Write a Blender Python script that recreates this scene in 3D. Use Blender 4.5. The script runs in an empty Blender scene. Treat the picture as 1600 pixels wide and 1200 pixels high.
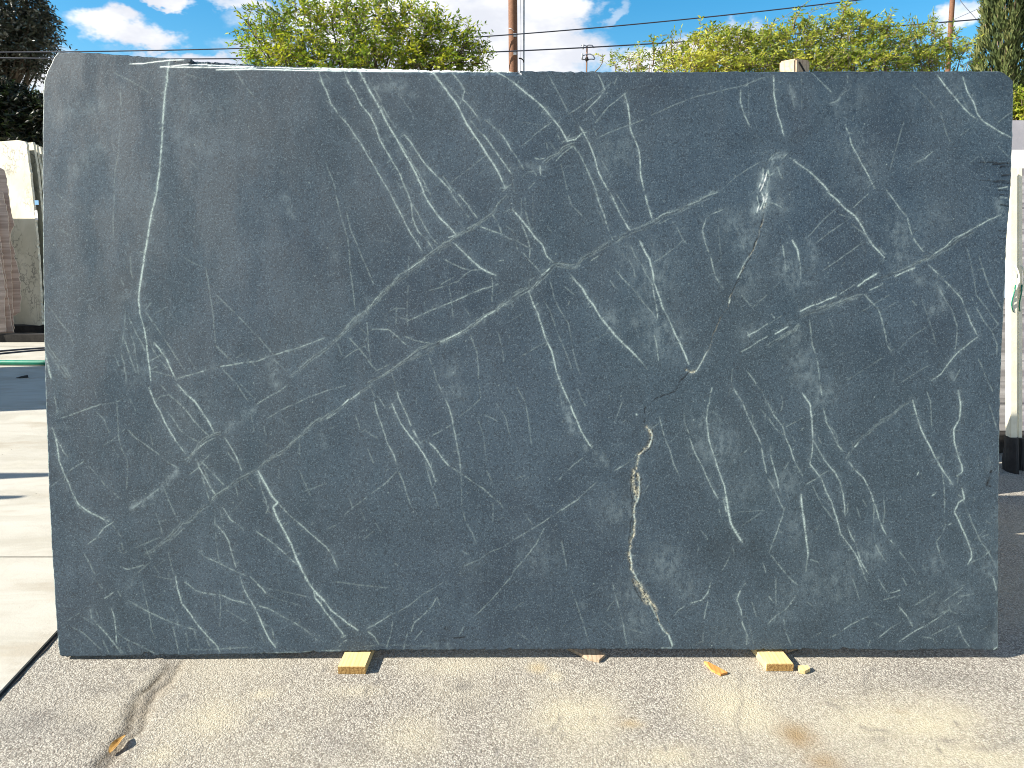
import bpy, bmesh, math, random
import numpy as np
from mathutils import Vector

SC = bpy.context.scene
COL = SC.collection
rad = math.radians

# ------------------------------------------------------------------ camera
PITCH = 12.4
F, CX, CY, CAMZ = 1155.0, 800.0, 600.0, 1.5
cam_d = bpy.data.cameras.new("camera")
cam = bpy.data.objects.new("camera", cam_d)
COL.objects.link(cam)
cam.location = (0, 0, CAMZ)
cam.rotation_euler = (rad(90 - PITCH), 0, 0)
cam_d.sensor_width = 36
cam_d.lens = 36 * F / 1600
cam_d.clip_start = 0.05
cam_d.clip_end = 3000
SC.camera = cam
cb, sb = math.cos(rad(PITCH)), math.sin(rad(PITCH))


def ray(px, py):
    """direction of the sight line through an image pixel (numpy friendly)"""
    dx = (np.asarray(px, float) - CX) / F
    dy = (CY - np.asarray(py, float)) / F
    return np.stack([dx, cb + dy * sb, -sb + dy * cb], -1)


def at(px, py, Y=None, z=None):
    d = ray(px, py)
    t = Y / d[1] if Y is not None else (z - CAMZ) / d[2]
    return Vector((d[0] * t, d[1] * t, CAMZ + d[2] * t))


def on_plane(px, py, p0, n):
    d = ray(px, py)
    p0 = np.asarray(p0, float)
    n = np.asarray(n, float)
    t = ((p0 - np.array([0, 0, CAMZ])) @ n) / (d @ n)
    return d * t[..., None] + np.array([0, 0, CAMZ]) if np.ndim(t) else d * t + np.array([0, 0, CAMZ])


# ------------------------------------------------------------------ light
SUN_EL, SUN_AZ = 33.0, 12.0          # height above horizon; how far the sun stands in front of the slab
ce, se = math.cos(rad(SUN_EL)), math.sin(rad(SUN_EL))
travel = Vector((ce * math.cos(rad(SUN_AZ)), ce * math.sin(rad(SUN_AZ)), -se))
sun_d = bpy.data.lights.new("sun", 'SUN')
sun_d.energy = 5.0
sun_d.angle = rad(0.5)
sun_d.color = (1.0, 0.93, 0.82)
sun = bpy.data.objects.new("sun", sun_d)
COL.objects.link(sun)
sun.rotation_euler = travel.to_track_quat('-Z', 'Y').to_euler()

SC.view_settings.view_transform = 'Standard'
SC.view_settings.look = 'None'
SC.view_settings.exposure = 1.42
SC.cycles.filter_width = 1.0
SC.view_settings.gamma = 1.0
SC.view_settings.use_curve_mapping = False


class NT:
    """tiny helper for node trees"""

    def __init__(self, tree):
        self.t = tree
        self.n = tree.nodes
        self.l = tree.links

    def node(self, kind, **props):
        nd = self.n.new(kind)
        ins = props.pop('ins', {})
        for k, v in props.items():
            setattr(nd, k, v)
        for k, v in ins.items():
            self.set(nd.inputs[k], v)
        return nd

    def set(self, sock, v):
        if isinstance(v, bpy.types.NodeSocket):
            self.l.new(v, sock)
        else:
            sock.default_value = v

    def math(self, op, a, b=0.0, c=0.0, clamp=False):
        nd = self.node('ShaderNodeMath', operation=op, use_clamp=clamp)
        self.set(nd.inputs[0], a)
        self.set(nd.inputs[1], b)
        if len(nd.inputs) > 2:
            self.set(nd.inputs[2], c)
        return nd.outputs[0]

    def mix(self, fac, a, b, mode='MIX'):
        nd = self.node('ShaderNodeMix', data_type='RGBA', blend_type=mode, clamp_factor=True)
        self.set(nd.inputs[0], fac)
        self.set(nd.inputs[6], a if isinstance(a, bpy.types.NodeSocket) else (*a, 1) if len(a) == 3 else a)
        self.set(nd.inputs[7], b if isinstance(b, bpy.types.NodeSocket) else (*b, 1) if len(b) == 3 else b)
        return nd.outputs[2]

    def noise(self, vec, scale, detail=4.0, rough=0.55, dist=0.0):
        nd = self.node('ShaderNodeTexNoise', ins={'Scale': scale, 'Detail': detail, 'Roughness': rough, 'Distortion': dist})
        if vec is not None:
            self.l.new(vec, nd.inputs['Vector'])
        return nd

    def voro(self, vec, scale, feature='F1'):
        nd = self.node('ShaderNodeTexVoronoi', feature=feature, ins={'Scale': scale})
        if vec is not None:
            self.l.new(vec, nd.inputs['Vector'])
        return nd

    def ramp(self, fac, lo, hi, a=0.0, b=1.0):
        nd = self.node('ShaderNodeMapRange', clamp=True, interpolation_type='SMOOTHSTEP')
        self.set(nd.inputs[0], fac)
        for i, v in zip((1, 2, 3, 4), (lo, hi, a, b)):
            self.set(nd.inputs[i], v)
        return nd.outputs[0]

    def mapping(self, vec, scale=(1, 1, 1), loc=(0, 0, 0), rot=(0, 0, 0)):
        nd = self.node('ShaderNodeMapping')
        self.l.new(vec, nd.inputs['Vector'])
        nd.inputs['Scale'].default_value = scale
        nd.inputs['Location'].default_value = loc
        nd.inputs['Rotation'].default_value = rot
        return nd.outputs[0]

    def attr(self, name):
        return self.node('ShaderNodeAttribute', attribute_name=name)


def material(name):
    m = bpy.data.materials.new(name)
    m.use_nodes = True
    t = NT(m.node_tree)
    b = m.node_tree.nodes['Principled BSDF']
    co = t.node('ShaderNodeTexCoord').outputs['Object']
    return m, t, b, co


# ------------------------------------------------------------------ sky
world = bpy.data.worlds.new("World")
SC.world = world
world.use_nodes = True
w = NT(world.node_tree)
bg = world.node_tree.nodes['Background']
sky = w.node('ShaderNodeTexSky', sky_type='NISHITA')
sky.sun_disc = False
sky.sun_elevation = rad(SUN_EL)
sky.sun_rotation = math.atan2(-math.cos(rad(SUN_AZ)), -math.sin(rad(SUN_AZ)))
sky.air_density = 1.0
sky.dust_density = 0.3
sky.ozone_density = 2.5
hs = w.node('ShaderNodeHueSaturation', ins={'Hue': 0.49, 'Saturation': 1.45, 'Value': 1.3, 'Color': sky.outputs[0]})
gen = w.node('ShaderNodeTexCoord').outputs['Generated']
sep = w.node('ShaderNodeSeparateXYZ')
w.l.new(gen, sep.inputs[0])
# cloud deck seen in perspective: x/z, y/z
zc = w.math('MAXIMUM', w.math('ADD', sep.outputs[2], 0.07), 0.02)
comb = w.node('ShaderNodeCombineXYZ')
w.l.new(w.math('DIVIDE', sep.outputs[0], zc), comb.inputs[0])
w.l.new(w.math('DIVIDE', sep.outputs[1], zc), comb.inputs[1])
deck = w.noise(w.mapping(comb.outputs[0], loc=(3.1, 1.7, 0.0)), 0.55, 7, 0.55)
puff = w.noise(w.mapping(gen, scale=(1, 1, 2.0)), 9.0, 7, 0.6)
warp = w.noise(w.mapping(gen, scale=(1, 1, 1.7)), 11.0, 5, 0.62)
wv = w.node('ShaderNodeVectorMath', operation='MULTIPLY_ADD')
w.l.new(warp.outputs['Color'], wv.inputs[0])
wv.inputs[1].default_value = (0.11, 0.0, 0.075)
w.l.new(gen, wv.inputs[2])
wsub = w.node('ShaderNodeVectorMath', operation='SUBTRACT')
w.l.new(wv.outputs[0], wsub.inputs[0])
wsub.inputs[1].default_value = (0.055, 0.0, 0.0375)
banks = [  # individual cloud banks: sight line, width, height, weight
    (188, 50, 66, 24, 1.05), (238, 60, 50, 18, 1.0), (300, 100, 110, 16, .75), (420, 88, 70, 26, .7), (390, 30, 50, 30, .6), (375, 2, 60, 12, .9),
    (640, 40, 200, 90, 1.1), (760, 55, 130, 85, 1.3), (850, 85, 90, 60, 1.2), (855, 25, 62, 60, 1.1), (235, -2, 45, 9, .85),
    (1110, 66, 90, 26, 1.0), (1040, 92, 130, 28, 1.0), (880, 6, 50, 12, .6), (945, 20, 14, 24, .45), (1490, 24, 36, 18, .8), (1605, 14, 24, 30, .8),
    (60, 115, 70, 30, .8), (1290, 70, 60, 26, .5)
]
total = None
for (px, py, rx, ry, wt) in banks:
    d = ray(px, py)
    L = float(np.linalg.norm(d))
    d = d / L
    sb_ = w.node('ShaderNodeVectorMath', operation='SUBTRACT')
    w.l.new(wsub.outputs[0], sb_.inputs[0])
    sb_.inputs[1].default_value = tuple(d)
    sc_ = w.node('ShaderNodeVectorMath', operation='MULTIPLY')
    w.l.new(sb_.outputs[0], sc_.inputs[0])
    sc_.inputs[1].default_value = (F / rx, 1.2, F / ry)
    ln = w.node('ShaderNodeVectorMath', operation='LENGTH')
    w.l.new(sc_.outputs[0], ln.inputs[0])
    v = w.ramp(ln.outputs['Value'], 0.30, 1.30, wt, 0.0)
    total = v if total is None else w.math('MAXIMUM', total, v)
ydir = w.ramp(sep.outputs[1], 0.55, 0.8)             # the mapped banks stand ahead; the open deck fills the rest of the sky
deckm = w.math('MULTIPLY', w.ramp(deck.outputs['Fac'], 0.42, 0.58), w.math('SUBTRACT', 1.0, ydir))
dens = w.math('ADD', w.math('MULTIPLY', total, w.ramp(puff.outputs['Fac'], 0.25, 0.6, 0.68, 1.15)), deckm, clamp=True)
dens = w.ramp(dens, 0.22, 0.9)
tone = w.ramp(w.noise(w.mapping(gen, scale=(1, 1, 2.2), loc=(2, 0, 1)), 7.0, 5, 0.6).outputs['Fac'], 0.36, 0.62)
cloudc = w.mix(tone, (6.2, 6.4, 7.0), (8.8, 8.8, 8.8))
skyc = w.mix(dens, hs.outputs[0], cloudc)
w.l.new(skyc, bg.inputs['Color'])
bg.inputs['Strength'].default_value = 0.051


# ------------------------------------------------------------------ mesh helpers
def link(name, me, m=None, parent=None):
    o = bpy.data.objects.new(name, me)
    COL.objects.link(o)
    if m is not None:
        ms = m if isinstance(m, (list, tuple)) else [m]
        for k in ms:
            me.materials.append(k)
    if parent is not None:
        o.parent = parent
    return o


def mesh(name, verts, faces, m=None, parent=None, smooth=False, mi=None):
    me = bpy.data.meshes.new(name)
    me.from_pydata([tuple(v) for v in verts], [], faces)
    if smooth:
        me.polygons.foreach_set('use_smooth', [True] * len(faces))
    if mi is not None:
        me.polygons.foreach_set('material_index', mi)
    me.update()
    return link(name, me, m, parent)


def mesh_np(name, V, Fc, k, m=None, parent=None, smooth=False):
    """V (n,3); Fc (f,k) index array"""
    me = bpy.data.meshes.new(name)
    V = np.ascontiguousarray(V, np.float32)
    Fc = np.ascontiguousarray(Fc, np.int32)
    me.vertices.add(len(V))
    me.vertices.foreach_set('co', V.ravel())
    me.loops.add(Fc.size)
    me.loops.foreach_set('vertex_index', Fc.ravel())
    me.polygons.add(len(Fc))
    me.polygons.foreach_set('loop_start', np.arange(0, Fc.size, k, dtype=np.int32))
    me.polygons.foreach_set('loop_total', np.full(len(Fc), k, np.int32))
    if smooth:
        me.polygons.foreach_set('use_smooth', np.ones(len(Fc), bool))
    me.update(calc_edges=True)
    return link(name, me, m, parent), me


def bevel_obj(o, width, seg=2):
    bm = bmesh.new()
    bm.from_mesh(o.data)
    bmesh.ops.bevel(bm, geom=bm.edges[:], offset=width, segments=seg, affect='EDGES', clamp_overlap=True)
    bm.to_mesh(o.data)
    bm.free()
    return o


def tag(o, label, cat, group=None):
    o['label'] = label
    o['category'] = cat
    if group:
        o['group'] = group
    return o


def empty(name, loc=(0, 0, 0)):
    o = bpy.data.objects.new(name, None)
    o.location = loc
    o.empty_display_size = 0.2
    COL.objects.link(o)
    return o


def prism(name, pts, depth_vec, m, parent=None, mi_side=None):
    """polygon (front outline) extruded by depth_vec"""
    n = len(pts)
    dv = Vector(depth_vec)
    V = [Vector(p) for p in pts] + [Vector(p) + dv for p in pts]
    fs = [list(range(n)), list(range(2 * n - 1, n - 1, -1))]
    for i in range(n):
        j = (i + 1) % n
        fs.append([j, i, n + i, n + j])
    mi = None
    if mi_side is not None:
        mi = [0, 0] + [mi_side] * n
    o = mesh(name, V, fs, m, parent, mi=mi)
    bm = bmesh.new()
    bm.from_mesh(o.data)
    bmesh.ops.recalc_face_normals(bm, faces=bm.faces)
    bm.to_mesh(o.data)
    bm.free()
    return o


def box(name, x0, x1, y0, y1, z0, z1, m, parent=None, bev=0.0):
    o = prism(name, [(x0, y0, z0), (x1, y0, z0), (x1, y0, z1), (x0, y0, z1)], (0, y1 - y0, 0), m, parent)
    if bev:
        bevel_obj(o, bev)
    return o


def tube_np(pts, r0, r1=None, sides=8, caps=True):
    pts = np.asarray(pts, float)
    n = len(pts)
    r1 = r0 if r1 is None else r1
    rs = np.linspace(r0, r1, n) if np.isscalar(r0) else np.asarray(r0)
    tan = np.gradient(pts, axis=0)
    tan /= np.linalg.norm(tan, axis=1, keepdims=True) + 1e-9
    up = np.array([0, 0, 1.0]) if abs(tan[0, 2]) < 0.9 else np.array([1.0, 0, 0])
    V = []
    s = np.cross(tan[0], up)
    s /= np.linalg.norm(s)
    for i in range(n):
        s = s - tan[i] * (s @ tan[i])
        s /= np.linalg.norm(s) + 1e-9
        b = np.cross(tan[i], s)
        a = np.linspace(0, 2 * math.pi, sides, endpoint=False)
        V.append(pts[i] + rs[i] * (np.cos(a)[:, None] * s + np.sin(a)[:, None] * b))
    V = np.concatenate(V)
    Fc = []
    for i in range(n - 1):
        for j in range(sides):
            k = (j + 1) % sides
            Fc.append([i * sides + j, i * sides + k, (i + 1) * sides + k, (i + 1) * sides + j])
    if caps:
        Fc.append(list(range(sides))[::-1])
        Fc.append([(n - 1) * sides + j for j in range(sides)])
    return V, Fc


def tube(name, pts, r0, r1=None, m=None, parent=None, sides=8):
    V, Fc = tube_np(pts, r0, r1, sides)
    return mesh(name, V, Fc, m, parent, smooth=True)


def multi_tube(name, paths, m, parent=None):
    """several limbs of one plant joined into one part; paths = (pts, r0, r1, sides)"""
    AV, AF, off = [], [], 0
    for (pts, r0, r1, s) in paths:
        V, Fc = tube_np(pts, r0, r1, s)
        AV.append(V)
        AF += [[i + off for i in f] for f in Fc]
        off += len(V)
    return mesh(name, np.concatenate(AV), AF, m, parent, smooth=True)


# ------------------------------------------------------------------ materials
def simple(name, col, rough=0.7, var=0.15, scale=6.0, bump=0.0, bscale=60.0, spec=0.3, metal=0.0):
    m, t, b, co = material(name)
    n = t.noise(co, scale, 5, 0.6)
    f = t.ramp(n.outputs['Fac'], 0.3, 0.7)
    lo = tuple(c * (1 - var) for c in col)
    hi = tuple(min(1, c * (1 + var)) for c in col)
    t.l.new(t.mix(f, lo, hi), b.inputs['Base Color'])
    b.inputs['Roughness'].default_value = rough
    b.inputs['Specular IOR Level'].default_value = spec
    b.inputs['Metallic'].default_value = metal
    if bump:
        n2 = t.noise(co, bscale, 4, 0.6)
        bn = t.node('ShaderNodeBump', ins={'Strength': 0.6, 'Distance': bump, 'Height': n2.outputs['Fac']})
        t.l.new(bn.outputs[0], b.inputs['Normal'])
    return m


def m_soapstone():
    m, t, b, co = material("soapstone")
    a = t.attr('mark')
    sp = t.node('ShaderNodeSeparateColor')
    t.l.new(a.outputs['Color'], sp.inputs[0])
    vein, haze, dark, warm = sp.outputs[0], sp.outputs[1], sp.outputs[2], a.outputs['Alpha']  # vein also carries painted edge light, dark also the saw-mark shade
    big = t.noise(co, 1.5, 5, 0.6, 0.6)
    mid = t.noise(co, 9.0, 6, 0.65, 0.3)
    tint = t.noise(t.mapping(co, loc=(4, 2, 7)), 0.9, 3, 0.5)
    fine = t.noise(co, 215.0, 2, 0.6)
    grain = t.noise(t.mapping(co, loc=(9, 1, 3)), 150.0, 3, 0.7)
    spk = t.voro(co, 150.0)
    base = t.mix(t.ramp(big.outputs['Fac'], 0.38, 0.62), SLAB_LO, SLAB_HI)
    base = t.mix(t.ramp(tint.outputs['Fac'], 0.35, 0.65, 0.0, 0.6), base, SLAB_GREEN)
    base = t.mix(t.ramp(mid.outputs['Fac'], 0.42, 0.66, 0.0, 0.42), base, SLAB_PALE)
    brush = t.noise(t.mapping(co, scale=(14, 14, 3.5), rot=(0, 0.25, 0)), 1.6, 6, 0.7, 0.4)
    base = t.mix(t.ramp(brush.outputs['Fac'], 0.5, 0.72, 0.0, 0.30), base, SLAB_PALE)
    base = t.mix(t.ramp(brush.outputs['Fac'], 0.30, 0.46, 0.30, 0.0), base, (0.0216, 0.0333, 0.0455))
    # salt and pepper grain of the honed face
    base = t.mix(t.ramp(grain.outputs['Fac'], 0.37, 0.52, 0.62, 0.0), base, (0.0112, 0.0165, 0.0224))
    base = t.mix(t.ramp(fine.outputs['Fac'], 0.53, 0.68, 0.0, 0.42), base, (0.1302, 0.1785, 0.2072))
    fl = t.math('MULTIPLY', t.ramp(spk.outputs['Distance'], 0.02, 0.22, 1.0, 0.0), t.ramp(t.noise(co, 21.0, 2).outputs['Fac'], 0.58, 0.7))
    base = t.mix(t.math('MULTIPLY', fl, 0.4), base, (0.2400, 0.2960, 0.3230))
    # cloudy pale zones break up into speckle
    hz = t.math('MULTIPLY', haze, t.ramp(t.noise(t.mapping(co, scale=(1, 1, 0.6)), 48.0, 7, 0.78).outputs['Fac'], 0.40, 0.62, 0.05, 1.35))
    base = t.mix(hz, base, (0.165, 0.215, 0.232))
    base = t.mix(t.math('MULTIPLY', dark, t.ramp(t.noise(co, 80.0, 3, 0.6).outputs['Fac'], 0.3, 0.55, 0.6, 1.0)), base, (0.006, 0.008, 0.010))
    vm = t.math('MULTIPLY', vein, t.ramp(t.noise(co, 210.0, 4, 0.75).outputs['Fac'], 0.35, 0.55, 0.22, 1.2), clamp=True)
    white = t.math('MULTIPLY', vein, t.ramp(haze, 0.62, 0.85), clamp=True)  # sunlit upper arris: its brightness is put in as white colour
    base = t.mix(vm, base, t.mix(t.noise(co, 25.0, 2).outputs['Fac'], (0.28, 0.37, 0.335), (0.38, 0.46, 0.455)))
    base = t.mix(white, base, (0.80, 0.82, 0.80))
    wm = t.math('MULTIPLY', warm, t.ramp(t.noise(co, 95.0, 4, 0.75).outputs['Fac'], 0.35, 0.6, 0.25, 1.0), clamp=True)
    wc = t.mix(t.ramp(t.noise(co, 120.0, 3, 0.7).outputs['Fac'], 0.37, 0.56), (0.030, 0.027, 0.016), (0.47, 0.45, 0.33))
    base = t.mix(wm, base, wc)
    t.l.new(base, b.inputs['Base Color'])
    t.l.new(t.ramp(t.noise(t.mapping(co, scale=(5, 5, 1.6), loc=(1, 0, 2)), 1.4, 6, 0.65).outputs['Fac'], 0.35, 0.65, 0.36, 0.58), b.inputs['Roughness'])
    b.inputs['Specular IOR Level'].default_value = 0.42
    bn = t.node('ShaderNodeBump', ins={'Strength': 0.22, 'Distance': 0.002, 'Height': grain.outputs['Fac']})
    t.l.new(bn.outputs[0], b.inputs['Normal'])
    return m


SLAB_LO = (0.0236, 0.0394, 0.0576)
SLAB_HI = (0.0349, 0.0562, 0.0787)
SLAB_GREEN = (0.0293, 0.0488, 0.0610)
SLAB_PALE = (0.0497, 0.0777, 0.1024)


def m_asphalt():
    m, t, b, co = material("weathered_asphalt")
    a = t.attr('mark')
    sp = t.node('ShaderNodeSeparateColor')
    t.l.new(a.outputs['Color'], sp.inputs[0])
    tan_, pale, dark, crack = sp.outputs[0], sp.outputs[1], sp.outputs[2], a.outputs['Alpha']
    wob = t.noise(co, 60.0, 3, 0.6)
    wv_ = t.node('ShaderNodeVectorMath', operation='MULTIPLY_ADD')
    t.l.new(wob.outputs['Color'], wv_.inputs[0])
    wv_.inputs[1].default_value = (0.010, 0.010, 0)
    t.l.new(co, wv_.inputs[2])
    v = t.voro(wv_.outputs[0], 185.0)
    vs = t.node('ShaderNodeSeparateColor')
    t.l.new(v.outputs['Color'], vs.inputs[0])
    v2 = t.voro(wv_.outputs[0], 230.0)
    big = t.noise(co, 1.6, 5, 0.6)
    mid = t.noise(co, 7.0, 5, 0.65)
    stone = t.mix(vs.outputs[0], (0.2466, 0.2300, 0.2012), (0.4454, 0.4236, 0.3697))
    stone = t.mix(t.ramp(vs.outputs[1], 0.86, 0.95, 0.0, 0.75), stone, (0.13, 0.105, 0.09))
    gap = t.ramp(v.outputs['Distance'], 0.38, 0.72)
    binder = (0.1025, 0.0913, 0.0774)
    c = t.mix(t.math('MULTIPLY', gap, 0.66), stone, binder)
    c = t.mix(t.ramp(t.noise(co, 190.0, 3, 0.7).outputs['Fac'], 0.52, 0.68, 0.0, 0.42), c, (0.06, 0.055, 0.05))
    c = t.mix(t.ramp(big.outputs['Fac'], 0.40, 0.68, 0.0, 0.35), c, (0.4100, 0.3749, 0.2844))          # fine dust
    c = t.mix(t.ramp(mid.outputs['Fac'], 0.55, 0.75, 0.0, 0.35), c, (0.20, 0.185, 0.17))
    dn = t.ramp(mid.outputs['Fac'], 0.3, 0.6, 0.55, 1.1)
    c = t.mix(t.math('MULTIPLY', pale, t.math('MULTIPLY', dn, 0.75)), c, (0.4592, 0.4156, 0.2923))
    c = t.mix(t.math('MULTIPLY', tan_, t.math('MULTIPLY', dn, 1.0)), c, (0.235, 0.170, 0.095))
    c = t.mix(t.math('MULTIPLY', dark, t.math('MULTIPLY', dn, 0.75)), c, (0.10, 0.095, 0.09))
    cr = t.math('MULTIPLY', crack, t.ramp(t.noise(co, 130.0, 4, 0.7).outputs['Fac'], 0.3, 0.6, 0.45, 1.1), clamp=True)
    c = t.mix(cr, c, (0.06, 0.05, 0.036))
    t.l.new(c, b.inputs['Base Color'])
    b.inputs['Roughness'].default_value = 0.9
    b.inputs['Specular IOR Level'].default_value = 0.15
    h = t.math('SUBTRACT', 1.0, t.math('MULTIPLY', v.outputs['Distance'], 1.0))
    h = t.math('ADD', h, t.math('MULTIPLY', v2.outputs['Distance'], -0.4))
    h = t.math('ADD', h, t.math('MULTIPLY', t.noise(co, 300.0, 3, 0.7).outputs['Fac'], 0.5))
    bn = t.node('ShaderNodeBump', ins={'Strength': 0.55, 'Distance': 0.004, 'Height': h})
    t.l.new(bn.outputs[0], b.inputs['Normal'])
    return m


def m_concrete():
    m, t, b, co = material("pale_concrete")
    streak = t.noise(t.mapping(co, scale=(1.0, 2.6, 1), rot=(0, 0, 0.25)), 1.8, 6, 0.62, 0.9)
    mid = t.noise(co, 3.5, 5, 0.65)
    fine = t.noise(co, 90.0, 4, 0.7)
    c = t.mix(t.ramp(streak.outputs['Fac'], 0.3, 0.7), (0.3293, 0.3121, 0.2633), (0.4077, 0.3911, 0.3431))
    c = t.mix(t.ramp(mid.outputs['Fac'], 0.5, 0.75, 0, 0.5), c, (0.4400, 0.4187, 0.3496))
    c = t.mix(t.ramp(fine.outputs['Fac'], 0.58, 0.72, 0, 0.22), c, (0.24, 0.21, 0.16))
    st = t.ramp(t.noise(t.mapping(co, scale=(1, 2.6, 1), loc=(2, 5, 0)), 1.4, 4, 0.6).outputs['Fac'], 0.52, 0.70, 0, 0.5)
    c = t.mix(st, c, (0.24, 0.20, 0.14))
    pits = t.voro(co, 17.0)
    pm = t.math('MULTIPLY', t.ramp(pits.outputs['Distance'], 0.05, 0.10, 1, 0), t.ramp(t.noise(co, 5.0, 2).outputs['Fac'], 0.55, 0.6))
    c = t.mix(t.math('MULTIPLY', pm, 0.7), c, (0.06, 0.05, 0.035))
    t.l.new(c, b.inputs['Base Color'])
    b.inputs['Roughness'].default_value = 0.85
    b.inputs['Specular IOR Level'].default_value = 0.2
    h = t.math('ADD', t.math('MULTIPLY', streak.outputs['Fac'], 1.0), t.math('MULTIPLY', fine.outputs['Fac'], 0.2))
    bn = t.node('ShaderNodeBump', ins={'Strength': 0.25, 'Distance': 0.02, 'Height': h})
    t.l.new(bn.outputs[0], b.inputs['Normal'])
    return m


def m_wood(name, lo, hi, dark, endgrain=False, scale=1.0):
    m, t, b, co = material(name)
    n = t.noise(t.mapping(co, scale=(40 * scale, 3.0 * scale, 40 * scale)), 1.0, 5, 0.6, 1.5)
    wv_ = t.node('ShaderNodeTexWave', wave_type='BANDS', bands_direction='X',
                 ins={'Scale': 22.0 * scale, 'Distortion': 5.0, 'Detail': 3.0, 'Detail Scale': 1.5})
    t.l.new(t.mapping(co, scale=(1, 0.12, 1)), wv_.inputs['Vector'])
    c = t.mix(t.ramp(n.outputs['Fac'], 0.3, 0.7), lo, hi)
    c = t.mix(t.ramp(wv_.outputs['Fac'], 0.6, 0.95, 0, 0.35), c, dark)
    if endgrain:
        g = t.noise(co, 260.0, 3, 0.8)
        c = t.mix(t.ramp(g.outputs['Fac'], 0.42, 0.6, 0, 0.8), c, dark)
    t.l.new(c, b.inputs['Base Color'])
    b.inputs['Roughness'].default_value = 0.75
    b.inputs['Specular IOR Level'].default_value = 0.25
    bn = t.node('ShaderNodeBump', ins={'Strength': 0.3, 'Distance': 0.002, 'Height': n.outputs['Fac']})
    t.l.new(bn.outputs[0], b.inputs['Normal'])
    return m


def m_leaf(name, cols, transl=0.35, rough=0.5, spec=0.35):
    """cols: three leaf colours blended by the leaf's own tint attribute"""
    m, t, b, co = material(name)
    a = t.attr('tint').outputs['Fac']
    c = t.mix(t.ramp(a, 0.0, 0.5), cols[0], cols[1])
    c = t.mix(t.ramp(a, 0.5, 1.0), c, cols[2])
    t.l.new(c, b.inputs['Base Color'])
    b.inputs['Roughness'].default_value = rough
    b.inputs['Specular IOR Level'].default_value = spec
    tr = t.node('ShaderNodeBsdfTranslucent')
    t.l.new(t.mix(0.5, c, (c_ * 1.0 for c_ in (0.2, 0.25, 0.02)) if False else c), tr.inputs['Color'])
    mx = t.node('ShaderNodeMixShader', ins={0: transl})
    t.l.new(b.outputs[0], mx.inputs[1])
    t.l.new(tr.outputs[0], mx.inputs[2])
    out = m.node_tree.nodes['Material Output']
    t.l.new(mx.outputs[0], out.inputs['Surface'])
    return m


def m_marble(name, c0, c1, vein, vs=1.2, amt=0.8, stripes=False):
    m, t, b, co = material(name)
    if stripes:
        n = t.noise(t.mapping(co, scale=(0.25, 1, 9.0)), 2.4, 6, 0.62, 0.25)
        c = t.mix(t.ramp(n.outputs['Fac'], 0.38, 0.62), c0, c1)
        n2 = t.noise(t.mapping(co, scale=(0.2, 1, 26.0), loc=(0, 0, 3)), 2.0, 5, 0.65, 0.2)
        c = t.mix(t.ramp(n2.outputs['Fac'], 0.55, 0.7, 0, amt), c, vein)
    else:
        n = t.noise(co, 2.5, 6, 0.6, 0.5)
        c = t.mix(t.ramp(n.outputs['Fac'], 0.35, 0.65), c0, c1)
        wob = t.noise(co, 4.0, 4, 0.6)
        vv = t.node('ShaderNodeVectorMath', operation='MULTIPLY_ADD')
        t.l.new(wob.outputs['Color'], vv.inputs[0])
        vv.inputs[1].default_value = (0.5, 0.5, 0.5)
        t.l.new(co, vv.inputs[2])
        v = t.voro(vv.outputs[0], 4.0 * vs, 'DISTANCE_TO_EDGE')
        k = t.math('MULTIPLY', t.ramp(v.outputs['Distance'], 0.0, 0.09, 1, 0), t.ramp(t.noise(co, 2.2, 3).outputs['Fac'], 0.4, 0.6))
        c = t.mix(t.math('MULTIPLY', k, amt), c, vein)
    t.l.new(c, b.inputs['Base Color'])
    b.inputs['Roughness'].default_value = 0.5
    return m


M_SLAB = m_soapstone()
M_SLAB_EDGE = simple("sawn_soapstone_edge", (0.17, 0.19, 0.19), 0.8, 0.4, 30, 0.003, 90)
M_ASPHALT = m_asphalt()
M_CONCRETE = m_concrete()
M_TAR = simple("black_joint_filler", (0.02, 0.018, 0.016), 0.8, 0.4, 30, 0.004, 80)
M_PINE = m_wood("pine_timber", (0.56, 0.42, 0.20), (0.63, 0.50, 0.26), (0.42, 0.27, 0.10))
M_PINE_END = m_wood("pine_end_grain", (0.42, 0.25, 0.08), (0.52, 0.34, 0.13), (0.15, 0.075, 0.02), True)
M_ORANGE = m_wood("orange_wood_chip", (0.52, 0.20, 0.05), (0.60, 0.36, 0.11), (0.35, 0.09, 0.02))
M_POST = m_wood("weathered_post", (0.34, 0.25, 0.17), (0.46, 0.37, 0.26), (0.14, 0.09, 0.06))
M_POLE = m_wood("utility_pole_wood", (0.1326, 0.0624, 0.0336), (0.2106, 0.1080, 0.0630), (0.0390, 0.0208, 0.0134), scale=0.5)
M_STEEL = simple("galvanised_steel", (0.42, 0.44, 0.46), 0.5, 0.15, 8, metal=0.3)
M_WIRE = simple("black_cable_jacket", (0.03, 0.035, 0.05), 0.55, 0.2, 5)
M_WIRE_GREY = simple("bare_aluminium_cable", (0.16, 0.18, 0.22), 0.5, 0.1, 5)
M_GREEN = simple("green_hose", (0.0, 0.17, 0.10), 0.4, 0.15, 12, spec=0.5)
M_BLACK = simple("dark_timber", (0.02, 0.018, 0.016), 0.85, 0.4, 14, 0.004, 60)
M_SHADE_SLEEVE = simple("shade_sleeve_black", (0.02, 0.02, 0.022), 0.65, 0.3, 18, 0.004, 40)  # near-black standing in for shade at the post feet
M_CREAM = simple("cream_paint", (0.72, 0.68, 0.54), 0.6, 0.08, 14, 0.002, 50)
M_STICK_W = simple("white_sticker", (0.75, 0.76, 0.78), 0.5, 0.03)
M_STICK_B = simple("blue_sticker", (0.10, 0.24, 0.42), 0.5, 0.05)
M_PAPER = simple("pale_blue_paper", (0.30, 0.36, 0.42), 0.7, 0.04)
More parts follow.
